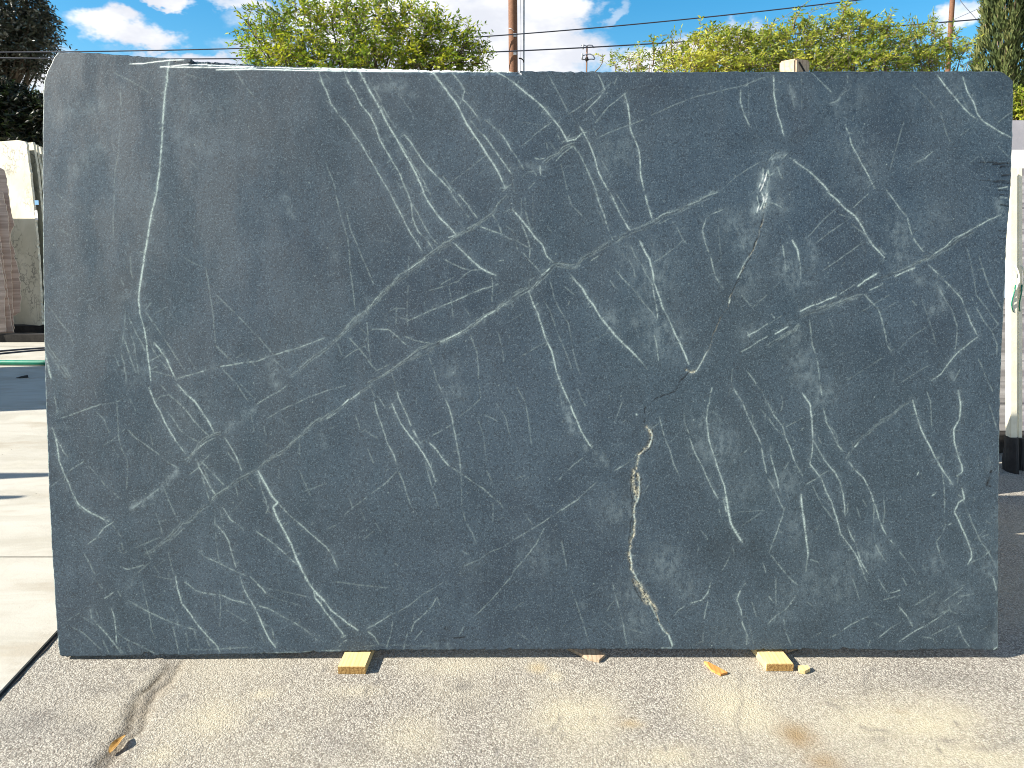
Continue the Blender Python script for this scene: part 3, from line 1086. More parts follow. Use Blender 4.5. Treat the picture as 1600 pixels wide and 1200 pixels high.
v 1.2 .7 1585,0 1595,40
D1
v 1.9 .8 370,0 430,50 490,110 545,150 580,200 620,280 660,340 730,410
v 1.1 .5 440,140 530,160
v .9 .5 520,200 600,260 640,320
v 1.1 .5 530,100 570,60 630,10
v .9 .45 430,100 340,180 250,280
v .9 .45 300,320 400,240 520,160
v 1 .5 340,490 430,430 520,370 600,310
v 1.3 .65 750,0 810,80 870,160 890,240 920,310 970,375
v 1 .5 690,340 735,390
d 4 .8 190,790 400,690 560,610 700,540 850,490 960,430 1080,370 1200,290 1250,250
d 7 .4 650,560 760,500 850,440
d 6 .6 170,790 220,770
v 1.8 .75 200,745 280,710 360,680 430,650
v 2.2 .9 560,590 610,550 690,505
v 1.5 .65 630,615 720,575
v 1.8 .8 790,530 850,500 920,475
v 1.2 .5 450,640 540,580
r 2.0 .8 200,770 300,740 400,710 500,670 590,640
v 1.5 .7 1020,400 1100,350 1160,290 1220,265 1300,220 1370,180 1460,140
r 1.8 .7 700,540 850,480 960,430 1080,370 1200,290 1300,230
v 1 .4 920,440 1000,420 1120,350
v 2 .8 40,890 130,840
r 1.6 .7 0,960 60,920 200,830
v .8 .35 0,830 90,770
v .8 .4 0,640 60,580
v 1.2 .6 600,640 640,680 690,730 715,810 735,890 745,960 775,1000
v 1.4 .65 1005,455 1070,520 1150,600 1210,670 1240,750 1270,820 1310,900
v 1.4 .65 1310,905 1240,960 1180,1010 1120,1080 1080,1140 1020,1180
v 1.1 .5 1050,560 1100,660 1150,740 1180,830 1180,920 1170,1000
v .8 .45 1220,300 1260,400 1285,530 1300,640
v 1.1 .5 1320,400 1350,500 1380,590 1420,660 1465,740
v 1.1 .55 1270,650 1310,740 1350,810 1400,870 1430,950 1430,1020
v .9 .5 1300,640 1370,730 1440,830 1405,860
v .8 .35 1000,840 900,900 820,980
v .7 .3 490,1180 600,1110 740,1020
v .7 .3 830,1190 1010,1080
v .8 .35 955,660 1000,780 1030,870 1050,950
v 1.4 .6 90,330 105,420 110,500
v 2.2 .65 150,300 185,360 195,430
v 1.3 .5 200,430 205,540
v 1.2 .5 260,800 280,960 310,1060 325,1190
v .9 .4 380,780 410,850 400,890
h 8 .4 250,290 275,380 290,460
h 8 .45 890,490 950,560
h 7 .4 1060,570 1100,740
h 6 .4 1145,1030 1150,1170
v .8 .35 720,740 800,690
v .7 .3 580,750 760,640
v .8 .35 780,1190 795,1100
v .9 .45 1310,1030 1340,1100 1375,1190
v .8 .4 1160,1180 1200,1110
v 1.2 .5 20,760 40,790
v 1.2 .5 0,60 50,75 90,100
v .9 .4 120,190 150,260
h 22 .35 160,900
h 26 .35 200,1050 230,1150
h 24 .35 130,480 190,560
h 20 .3 80,80
h 20 .3 820,200 800,300
h 18 .3 820,420
h 10 .5 1030,735
v .9 .5 900,680 930,710
h 40 .15 950,250 1050,150
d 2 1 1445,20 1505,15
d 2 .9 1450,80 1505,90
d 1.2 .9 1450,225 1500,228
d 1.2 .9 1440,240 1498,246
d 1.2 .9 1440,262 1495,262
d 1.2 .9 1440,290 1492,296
v 1.4 .8 1450,30 1495,38
h 8 .5 1440,70 1460,150
d 1.6 1 838,860 840,862
v 1.8 .7 1462,415 1464,418
A2
v 1.6 .75 930,20 950,70 970,120 1000,170 1030,240 1070,310 1110,370 1160,440
v 1.1 .55 1000,0 1060,70 1110,110 1160,160 1210,230 1270,290 1310,325
v 1.9 .85 1110,0 1160,60 1220,110 1270,180 1310,250 1340,310
v 1 .5 1020,140 1070,200 1120,280 1180,330 1240,360
r 1.4 .8 1160,480 1200,440 1240,380 1290,340 1340,315 1380,300
v 1.2 .5 1180,490 1230,410 1290,360 1360,330
v 1.5 .75 1400,330 1440,390 1480,460 1510,540
v 1 .45 1420,420 1470,490
v 1 .6 1230,470 1250,540 1275,620 1310,730
v 1.3 .7 1240,510 1280,580 1310,640 1350,695
v 1 .6 1250,480 1330,560 1400,635
v .8 .4 1270,520 1320,640
v .9 .45 1170,580 1230,530 1320,430
r 1.3 .75 1310,740 1360,690 1430,645 1510,585 1600,540
d 2.5 .6 1280,770 1360,705 1440,650 1520,590
r 1.4 .65 1300,760 1240,810 1180,850 1130,880 1060,960 980,1030 900,1080
v .9 .4 1150,900 1090,960 1030,1010
d 4 .4 1150,880 1060,960 960,1040
h 6 .6 820,780 900,730 1000,650 1080,570 1110,540
v 1 .4 820,780 900,725 1000,650
v 1.8 .65 325,270 345,330 360,400 370,480 400,560 430,620 455,690 490,750 560,800 620,830 680,860
v 1.3 .6 345,330 380,390 400,430 430,460
v 1.2 .45 450,690 480,760 530,800
v 1 .5 310,650 380,590 450,530 530,480
v .9 .5 555,510 600,560 660,640 700,670 750,720
v 1 .5 795,280 850,340 920,390 990,440 1050,490 1120,530
v 1 .45 730,120 735,220 740,320 760,410 795,470
v .7 .35 795,470 795,560 790,660
v 1.1 .5 375,215 450,190 530,160 620,130 720,115 780,85
v .9 .4 600,170 650,220 690,320
v .8 .4 580,20 605,90
v .8 .4 700,390 745,460
v .8 .4 640,390 720,335 780,280
v 1.2 .55 550,1000 600,960 650,900 710,860
v .9 .45 520,1050 560,1120 600,1200
v .9 .5 750,970 770,1040
v .9 .5 735,1020 760,1060
v .9 .4 700,880 760,960
v .9 .5 1025,650 1060,740 1090,810 1120,870
v .8 .45 970,800 1000,880 1015,940
v .8 .4 500,830 505,880
v .8 .35 460,900 515,960
v 1.2 .6 1390,770 1440,850 1480,870 1525,910
v 1.4 .55 1350,880 1400,930 1430,990 1450,1060 1475,1150
v 1.2 .6 1240,1045 1280,1080 1370,1120 1450,1160 1540,1200
v .8 .4 1340,780 1345,900 1355,1020 1370,1130
v .7 .35 1380,770 1385,840
v .7 .4 1050,1050 1085,1190
v .7 .4 960,1140 1000,1190
v 1.4 .4 750,1140 800,1160 900,1130
v 1 .35 770,1060 870,1010 1000,960
v .7 .35 910,1020 940,1100
v .8 .35 860,1180 940,1110
h 7 .5 1420,310 1470,240 1530,200 1590,155
h 6 .3 380,270 420,285
v .9 .45 340,70 350,130 355,180
h 8 .3 370,190 420,140
v .8 .4 1480,0 1550,110
v .8 .4 1500,0 1600,100
v .8 .4 1470,630 1490,710
v .8 .4 1540,600 1600,665
v .7 .35 900,240 940,320 955,390
v .7 .35 810,90 850,170
v .8 .4 970,120 1000,80 1060,65
v .7 .4 1070,70 1075,120
v .8 .4 830,730 850,720
h 40 .15 1200,150
d 3 1 302,145 308,155
d 3 1 300,500 306,503
d 40 .3 1000,940 900,1060
v .7 .35 1570,200 1590,300
B2
v 2.5 1 10,540 50,610 100,700 135,740 105,770 130,840 170,910 220,1000 250,1080 290,1170 310,1200
v 1.2 .6 135,740 180,790 230,840 290,890 370,960 440,1020 480,1080 510,1150
v 1.4 .6 0,920 60,960 110,1000 170,1050 220,1100 260,1130
v 1.1 .5 15,560 30,640 60,720 75,790 110,830
v 1 .5 40,720 80,770 60,810
r 1.4 .65 10,535 100,460 170,410 240,350 310,290 390,230 480,180 540,135 600,85 660,40 720,5
v 1.8 .8 540,135 580,95
v 1.4 .7 590,95 650,50
v 1.2 .5 440,220 500,180
d 2.2 .5 200,390 300,310 420,220 540,150 610,90
v .9 .5 70,215 160,160 250,120 350,75 450,40 560,10
v 1.1 .5 0,130 80,80 150,40 200,0
v 1.2 .65 870,0 890,80 930,170 970,260 1010,340
v 1.6 .8 850,120 870,180 910,250 960,320 1010,380 1050,440 1090,520 1110,580 1125,610
v 2 .5 980,290 1010,340 1030,380
v 1 .5 1060,480 1080,570 1100,650 1140,765
v 1.2 .65 740,110 760,190 800,300 820,370 860,440 885,510
v 1 .55 885,540 915,600 940,680 965,750
v .7 .35 965,750 1000,810
v .9 .5 720,685 800,630 885,540 915,500
v 1.2 .65 1140,0 1180,80 1210,160 1230,240 1250,360 1270,450 1280,550
v 1.5 .75 1080,365 1130,410 1170,470 1210,515
v 1.1 .55 1210,515 1270,550 1340,600 1420,655 1470,700 1530,750 1560,800
v .9 .5 1100,325 1160,290 1220,255
v .9 .45 1260,210 1330,160 1400,95
v .8 .4 1390,0 1405,90
v .8 .4 1380,200 1420,320 1440,480
v .8 .45 270,540 300,610 340,700
v .7 .35 270,350 272,460
v .9 .5 755,70 810,150
v .9 .5 620,190 650,290
v .9 .5 695,400 735,495
v 1 .5 1300,1140 1390,1100 1460,1050 1540,1020 1600,980
v .7 .4 1285,560 1285,760 1310,860 1350,930 1380,1000
v .8 .4 1500,120 1560,210 1590,340
v .8 .4 1420,190 1510,230
v .7 .35 550,820 620,760 700,700
v .7 .35 300,670 440,620
v .7 .3 300,760 350,720
v .7 .35 440,910 500,880
v .7 .3 0,340 100,400
h 6 .3 400,310 430,390
v .7 .35 1480,740 1480,860
v .7 .35 1440,540 1490,640
v .7 .35 705,0 740,80
v .7 .3 680,290 760,340
v .7 .3 750,560 830,530
v .7 .35 1000,90 1005,130
v .7 .35 50,260 65,320
v .7 .3 150,210 210,270
v .6 .3 580,690 600,770
v .6 .3 650,780 680,850
v .8 .4 1020,370 1060,345
v .7 .4 1290,1045 1330,1065
v .7 .4 865,1120 890,1135
v 1.6 .6 648,605 651,608
v 1.5 .6 690,910 692,915
v 1.5 .6 690,955 693,957
v 1.5 .6 649,956 651,958
d 1.4 .9 940,1082 943,1084
v .7 .3 340,880 370,860
v .7 .3 170,890 215,850
h 24 .2 1250,40
h 30 .15 1350,1150
d 30 .2 960,900 1100,850
C2
v 1.9 .85 310,0 340,70 380,170 420,270 460,340 500,400
h 7 .6 330,110 360,220 390,300
h 5 .35 440,300 470,420
v 1.1 .5 410,30 440,100 460,140
v .8 .45 20,0 80,110 100,220 125,400
v .7 .3 300,60 310,130
d 1.4 1 1050,0 1020,40 960,70 910,80 870,120
d 1.5 .95 870,120 830,140 830,250
d 2 .8 828,250 835,290 825,330
k 3 .9 835,265 860,275 875,285
k 3 .9 840,270 865,310 868,350 850,395 820,415
v 1.8 .8 850,275 875,310 872,350 855,395
k 2.4 .7 820,415 790,440 782,500 770,540
d 3 .5 820,330 800,400 770,470
v 1.6 .75 795,440 780,490 770,530
k 4 .8 765,540 755,600 762,660 772,720
k 3.2 .85 790,560 790,640 790,700 770,750
v 1.3 .75 755,560 750,620 765,690 778,740
v 1.2 .7 795,580 795,680 780,745
d 1.8 .95 775,560 775,640 770,700
d 1.4 .95 745,560 742,640 748,720 752,780
d 1.3 .95 806,560 806,660 796,730 778,770
d 1.3 .95 748,820 745,900 728,990
d 1.4 .95 884,280 884,350 862,405 806,450
k 2.4 .8 770,750 758,800 768,860 758,930 738,1000
v 1.8 .85 775,740 757,800 768,860 757,920 745,960
d 1.2 .7 762,800 762,860 752,930 740,990
v 1.4 .8 735,1010 738,1060 748,1100
k 2.8 .8 738,1000 738,1080 742,1150 768,1200
v 2 .85 740,1060 748,1120 745,1160 775,1200
d 1.6 .8 742,1060 735,1130 740,1170
v 1.1 .6 640,540 700,510 760,470 800,410
d 1.6 .8 700,515 760,465 800,415
v 1 .55 920,200 950,320 990,420 1010,500 1050,580
v .8 .4 870,280 920,240
v 1.5 .7 1110,340 1150,440 1190,520 1240,630 1290,720
v 1.6 .75 1225,130 1215,220 1235,370 1260,440 1290,540 1330,640 1340,720
v 2.8 .95 1335,680 1350,790 1370,870 1400,930 1440,990
v 1.6 .6 1320,720 1340,800
v 1.3 .6 1280,510 1310,590 1330,650
v 1.1 .55 1080,250 1110,310
v .8 .4 1070,180 1085,250
v 1.4 .6 1380,20 1430,100 1470,190 1510,280 1560,380
v 1.3 .6 1560,400 1570,470 1590,560
v 1 .5 0,980 100,920 200,860 300,790 400,730 530,610
v 1.4 .55 310,790 420,715
v 1 .55 200,900 150,1000 80,1090 0,1180
v .9 .45 290,600 380,510 460,450
v .9 .45 80,810 130,880
v .8 .35 520,860 560,910 570,950
v .9 .45 310,980 345,1160
v 1.1 .5 1560,1100 1590,1180
v 1 .45 1310,1170 1350,1100 1380,1020
v .8 .4 1380,480 1500,390
v .9 .4 1370,830 1420,800 1580,790
v .9 .35 1430,890 1560,800
h 7 .55 530,440 580,500
v 1.3 .5 1250,20 1230,130
v 1.1 .5 1290,780 1320,890
v 1 .5 1510,0 1560,40 1590,120
v .9 .4 1365,20 1355,80
v .9 .4 1500,190 1510,260
v .9 .4 1550,150 1585,190 1580,300
v .8 .4 820,690 855,630
v .9 .45 640,240 690,110
v .8 .3 690,240 720,220
v .7 .3 490,720 490,790
v .7 .3 1090,780 1110,850
v .7 .3 1170,900 1220,960
v .8 .35 1170,1020 1140,1100
v 2.4 .95 778,188 779,195
v 1.6 .7 233,594 235,596
h 30 .3 660,780
h 40 .35 1270,380
h 30 .3 1200,250
d 34 .45 1280,1030 1350,1060 1480,1050
h 34 .3 960,1130
h 34 .25 1430,650
h 40 .15 150,1080
v .8 .4 1385,990 1380,1020 1390,1080
d 10 .4 700,560 720,700
D2
v 1.9 .8 215,60 265,130 275,240 280,340
v 1.5 .7 280,350 320,420 380,510 420,550 450,610 470,690 480,780 480,830
v 1.6 .75 280,350 275,430 260,500 300,550 335,590 360,660 400,750 430,840 455,940 510,1010 560,1090 600,1190
v 1.4 .65 0,120 40,200 90,260 110,330 140,400 160,470 215,575
v 1.4 .65 10,400 30,500 60,600 70,650
v 1.1 .5 0,590 40,660 80,750 100,780
v 1.1 .5 0,210 50,280 100,320
v 1.4 .6 345,150 365,240 400,300 440,390 470,420
v 1 .4 380,250 430,320 440,380
v 1.3 .5 325,0 335,70
v 1.5 .65 500,480 540,530 600,590 640,670 670,760 690,830 720,910 760,970 790,1010
v 1 .45 720,700 730,800 720,880
v 1 .5 660,740 660,900 670,1000 700,1060 740,1110
v 1.7 .8 905,100 930,200 960,290 1000,370 1040,450 1090,530 1155,630
r 1.0 .6 905,105 840,140 740,220 680,260 600,330 540,390 490,470
v 1.8 .6 540,395 570,360
v 1.9 .8 1190,40 1205,130 1195,220 1160,280 1165,370 1185,440 1210,510 1215,550 1180,575
v 1.8 .75 1210,650 1230,720 1190,740 1165,800 1200,870 1240,960 1270,1040 1270,1090 1250,1130
v 1.4 .5 1190,690 1215,710
v 1.1 .55 1085,540 1100,640 1105,740 1100,840 1110,880 1090,940 1050,985 1070,1050 1095,1130
v 1 .5 990,40 1015,110 1020,210 1025,270
v 1 .5 1250,790 1280,880 1330,980 1370,1040 1420,1130
v 1.1 .5 1220,1140 1300,1100 1350,1080 1390,1040
v 1 .5 1380,120 1410,210 1425,270 1445,310
v 1 .4 1385,0 1405,50
v 2.4 .75 205,690 215,780 230,880 240,980 250,1060 235,1170
v 1.2 .55 105,770 80,860 50,940 10,1050
v 1.1 .55 20,1070 60,1120 120,1200
v 1.4 .65 495,890 520,950 550,1000 560,1050 580,1110 630,1190
v 1.1 .5 500,740 495,800 480,830
d 1.6 .7 503,620 503,740 490,800
v 1 .45 500,600 520,630
v 1 .5 235,630 320,580 380,540
v .9 .45 110,270 220,210
v .9 .45 270,620 340,760 410,850
d 4 .6 80,790 120,750 200,680 250,600 320,570
d 3 .4 430,520 500,440
d 2.4 .6 275,400 260,500 240,560
v 1 .45 820,1040 870,1110 930,1190
v 1.6 .85 934,568 940,550
v 1.8 .9 1026,700 1045,682
v 1.3 .6 1125,882 1150,872
d 3.6 1 1398,540 1385,580 1376,610
d 5 1 1374,605 1374,635
d 3 1 1380,640 1392,640
h 5 .4 1375,470 1380,530
v .8 .4 555,770 575,840
v .9 .4 310,330 335,370
v .8 .4 590,720 620,770
v .8 .4 150,330 170,360
v .9 .45 100,530 130,490
v .9 .4 190,300 230,270
v 1 .4 260,1095 320,1115
v .9 .4 1300,1040 1310,1080
v .9 .35 1360,850 1400,880
v .9 .4 1320,960 1380,940
v 1 .4 680,1010 720,1100 745,1080
v 1 .4 85,70 95,120 80,170
v .8 .35 300,440 330,490
h 30 .3 1420,1060 1410,1160
h 16 .3 1430,830
h 22 .4 640,1050
h 18 .35 1060,1120
h 30 .3 100,620
h 30 .25 150,900
h 26 .3 330,60
h 24 .25 470,1100
d 30 .15 850,600
v .8 .3 1180,650 1190,560
v .8 .4 840,140 770,190
A3
v 1.6 .7 1095,0 1110,80 1135,170 1190,240 1240,310 1300,380 1350,430 1375,480
v 1.2 .6 1155,35 1220,90 1300,110 1380,120 1450,150 1530,170 1600,195
v 1.2 .6 800,150 870,195 940,230 1030,270 1120,305 1230,340
v 1.4 .6 565,210 570,260 630,325 670,370 720,430 760,480
v 1.5 .65 695,200 715,270 725,350 730,420
v 1 .5 735,360 800,400 880,440 980,490
v 1 .5 890,30 910,140 930,230 950,340 970,390
v .8 .4 380,310 440,265 500,230
v 1 .5 420,340 450,390 480,450
v .8 .45 450,320 520,355 580,410 640,470
v 1 .5 1080,310 1100,400 1120,490
v .9 .45 1070,190 1110,260 1110,300
v 1.4 .65 1500,0 1530,90 1570,160 1600,210
v .9 .45 1370,80 1380,200 1370,320
v 1.4 .5 650,140 680,125 710,100
v 1.1 .4 730,90 760,130
v .9 .4 575,0 640,80
v .9 .4 600,220 640,310
v .9 .4 640,400 680,480
v .8 .4 1410,210 1480,250 1550,300
v .7 .4 1165,340 1175,450
v .8 .4 1210,340 1250,450
v .8 .45 1280,370 1310,440
v .8 .35 960,0 1080,25
v .9 .35 1180,460 1350,458 1500,448 1600,444
v .6 .3 355,140 400,190
v 1 .5 1560,0 1600,40
v .7 .35 1410,150 1420,190
v .7 .3 500,250 600,310
v .7 .35 720,430 770,480
v .7 .35 800,420 820,480
h 7 .3 800,60 860,0
d 30 .2 700,150
v 1.2 .5 1436,440 1438,460
B3
v 2.5 1 305,0 340,60 380,110 430,160
v 1.7 .8 430,160 470,215 530,260 580,300 640,340
v 1.7 .75 355,80 370,140 400,170 430,220 480,280 520,330 550,375
v 1 .5 400,130 410,170
v 1.4 .6 0,40 40,80 75,120
v .9 .45 70,80 160,95 250,115 330,135
v .8 .4 75,120 150,150 250,175 290,190
v .8 .4 310,235 340,265
v 1.6 .75 0,215 30,280 50,330 80,390 125,450
v 1.1 .55 50,295 100,330 110,400
v 1.2 .6 0,180 80,205 160,250 240,290 310,335 360,380 385,405
v 1.2 .6 690,330 750,300 840,240
v 1.4 .7 700,345 740,380 770,430
v 1 .5 855,280 840,370 815,450
v 1.1 .5 1130,130 1100,190 1050,240 990,290 965,360
v 1 .5 945,360 920,460
v 1 .45 1040,340 990,400
v .8 .4 480,35 600,50 720,65 830,75
v 1 .5 1600,0 1540,70 1470,150 1400,220 1350,265
v .8 .4 1270,370 1300,320
v 1.3 .6 515,440 550,405 570,400
v 1.2 .5 535,385 560,370
v .9 .45 1130,130 1150,190
v .9 .4 850,240 950,190 1050,110 1170,40
v 1 .4 990,240 985,270
d 1.6 1 1175,332 1210,332
d 1.9 1 1222,382 1310,382
d 1.4 .9 1498,327 1500,329
v 1.4 .6 830,470 1000,468
v 1.3 .45 0,487 200,478 400,470 560,462
v .8 .3 600,445 800,430 1100,440
h 10 .3 1090,440 1200,440
v 1.6 .7 1187,36 1189,39
v 1.4 .5 393,372 396,376
v .7 .35 20,360 60,430
d 30 .15 1500,40
C3
v 2.2 .85 770,0 795,40 815,80
k 4.5 .85 755,10 800,60 820,120 850,180
k 4 .7 830,100 870,170 895,220
d 2 .9 815,80 840,150 880,220 915,290
v 1.6 .75 840,140 880,210 910,270
d 1.6 .95 870,190 905,250
d 1.4 .95 745,20 790,120 835,190
d 1.3 .9 960,330 990,400 998,440
v 2.2 .85 915,290 945,335 980,370 995,410 1003,440
k 1.5 .7 900,230 930,300 980,370
v 1 .55 625,35 650,130 680,240 700,330 720,440
v .8 .4 390,130 430,250 465,370 490,440
v .7 .25 360,40 380,110
v 1.4 .6 1115,170 1190,150 1225,100 1240,40
v 1.1 .5 1010,255 1040,215 1080,190
v 1.5 .65 1460,45 1430,80 1405,150 1430,210 1440,290 1470,370 1465,430
v 1.1 .5 1480,300 1500,370 1510,430
v 1 .4 1500,160 1530,260
v 1.2 .4 1225,150 1200,270
v .8 .3 590,220 640,150
h 30 .3 740,120
h 34 .25 780,280
h 30 .25 1080,60
h 8 .3 450,180
v .7 .3 570,280 630,330
v .7 .3 730,330 820,355
v 1.6 .7 230,327 232,329
v 1.3 .5 325,312 327,313
d 1.4 .9 410,203 412,204
d 1.4 .9 555,270 557,271
d 1.4 .9 579,381 581,382
d 1.4 .9 658,304 660,305
v .7 .3 30,350 100,400
v .8 .3 1190,420 1200,300
h 36 .15 1350,350
d 20 .2 1550,30
v 1.4 .5 930,450 1000,448
D3
v 1.1 .5 50,0 50,190
v 1.3 .55 0,125 40,170
v 1.1 .45 175,120 120,200 30,270 0,300
v 1 .45 95,260 110,350 150,440
v 1.2 .5 385,385 440,360 520,300 580,275 640,250
v 1.1 .5 690,20 720,70 760,120
v 1.6 .75 760,108 825,90
v 1.4 .6 815,190 870,250 905,315
v 1.2 .5 690,390 760,330 830,290
v 1.2 .55 820,410 900,355 1000,300 1080,250 1150,200 1210,155
v 1.1 .5 1000,380 1080,340 1190,290
v 1.4 .6 1190,310 1215,380 1260,440
v 1.1 .5 960,380 1030,390 1070,450
v 1 .4 920,180 1010,130 1060,90
v 1 .4 1100,160 1220,70
v 1 .4 1180,130 1300,110
v 1 .45 530,20 560,110 570,150
v 1.2 .5 600,0 620,40
v 1.2 .5 120,0 190,60
v .9 .4 270,390 330,350
v 1 .45 930,10 950,50
v 1 .45 840,10 870,60
v .9 .35 1130,180 1140,230
v .9 .4 620,450 640,400
v .9 .4 720,150 830,120
v .9 .35 660,290 720,320
v .9 .35 1150,400 1200,350
v .9 .35 1020,260 1130,210 1180,240
v .8 .35 240,160 280,190
h 14 .4 1425,440 1430,380
h 10 .4 1410,30
v 1.4 .6 1405,0 1430,90
h 40 .2 1050,250 1200,200
h 40 .2 300,60 450,40
h 30 .2 60,230 150,150
d 2 1 1400,458 1438,455
d 20 .3 1040,180
d 14 .3 1385,330
d 40 .2 330,330
v 1.6 .9 1443,20 1441,120 1442,220
v 2 .9 1443,250 1444,330 1445,420
v 1.4 .8 1410,462 1440,440"""

LEFT = [(1026, 92), (985, 88), (890, 82), (780, 76), (690, 73), (600, 70), (500, 68), (400, 66.6), (300, 66), (200, 66), (150, 67), (128, 68), (113, 73), (100, 79.5), (90, 84), (82, 91)]
RIGHT = [(1016, 1560), (960, 1560), (850, 1561), (760, 1561), (700, 1562), (620, 1563), (560, 1565), (500, 1568), (440, 1571), (380, 1573), (330, 1577), (290, 1580), (230, 1582), (180, 1583), (150, 1584), (127, 1583.5), (121, 1578), (114, 1569), (111, 1559)]
TOP = [(91, 81.5), (110, 80.8), (150, 82.5), (200, 86), (250, 90), (300, 93), (360, 96), (400, 99), (480, 102), (560, 104), (650, 106), (740, 108), (800, 109.5), (900, 111.5), (1000, 112), (1200, 111.6), (1400, 111), (1559, 111)]
BOT = [(92, 1026), (120, 1026.5), (200, 1025), (300, 1024), (400, 1022.5), (500, 1020.5), (600, 1016.5), (700, 1016), (800, 1016), (900, 1015), (1000, 1015), (1200, 1016), (1300, 1015), (1400, 1017), (1500, 1015), (1555, 1017), (1560, 1016)]

BLOCK_H = 0.030
SLAB_LEAN = 10.1
yb_slab = at(826, 1019, z=BLOCK_H).y
SL_N = np.array([0, -math.cos(rad(SLAB_LEAN)), math.sin(rad(SLAB_LEAN))])
SL_P = np.array([0, yb_slab, BLOCK_H])
THICK = 0.028


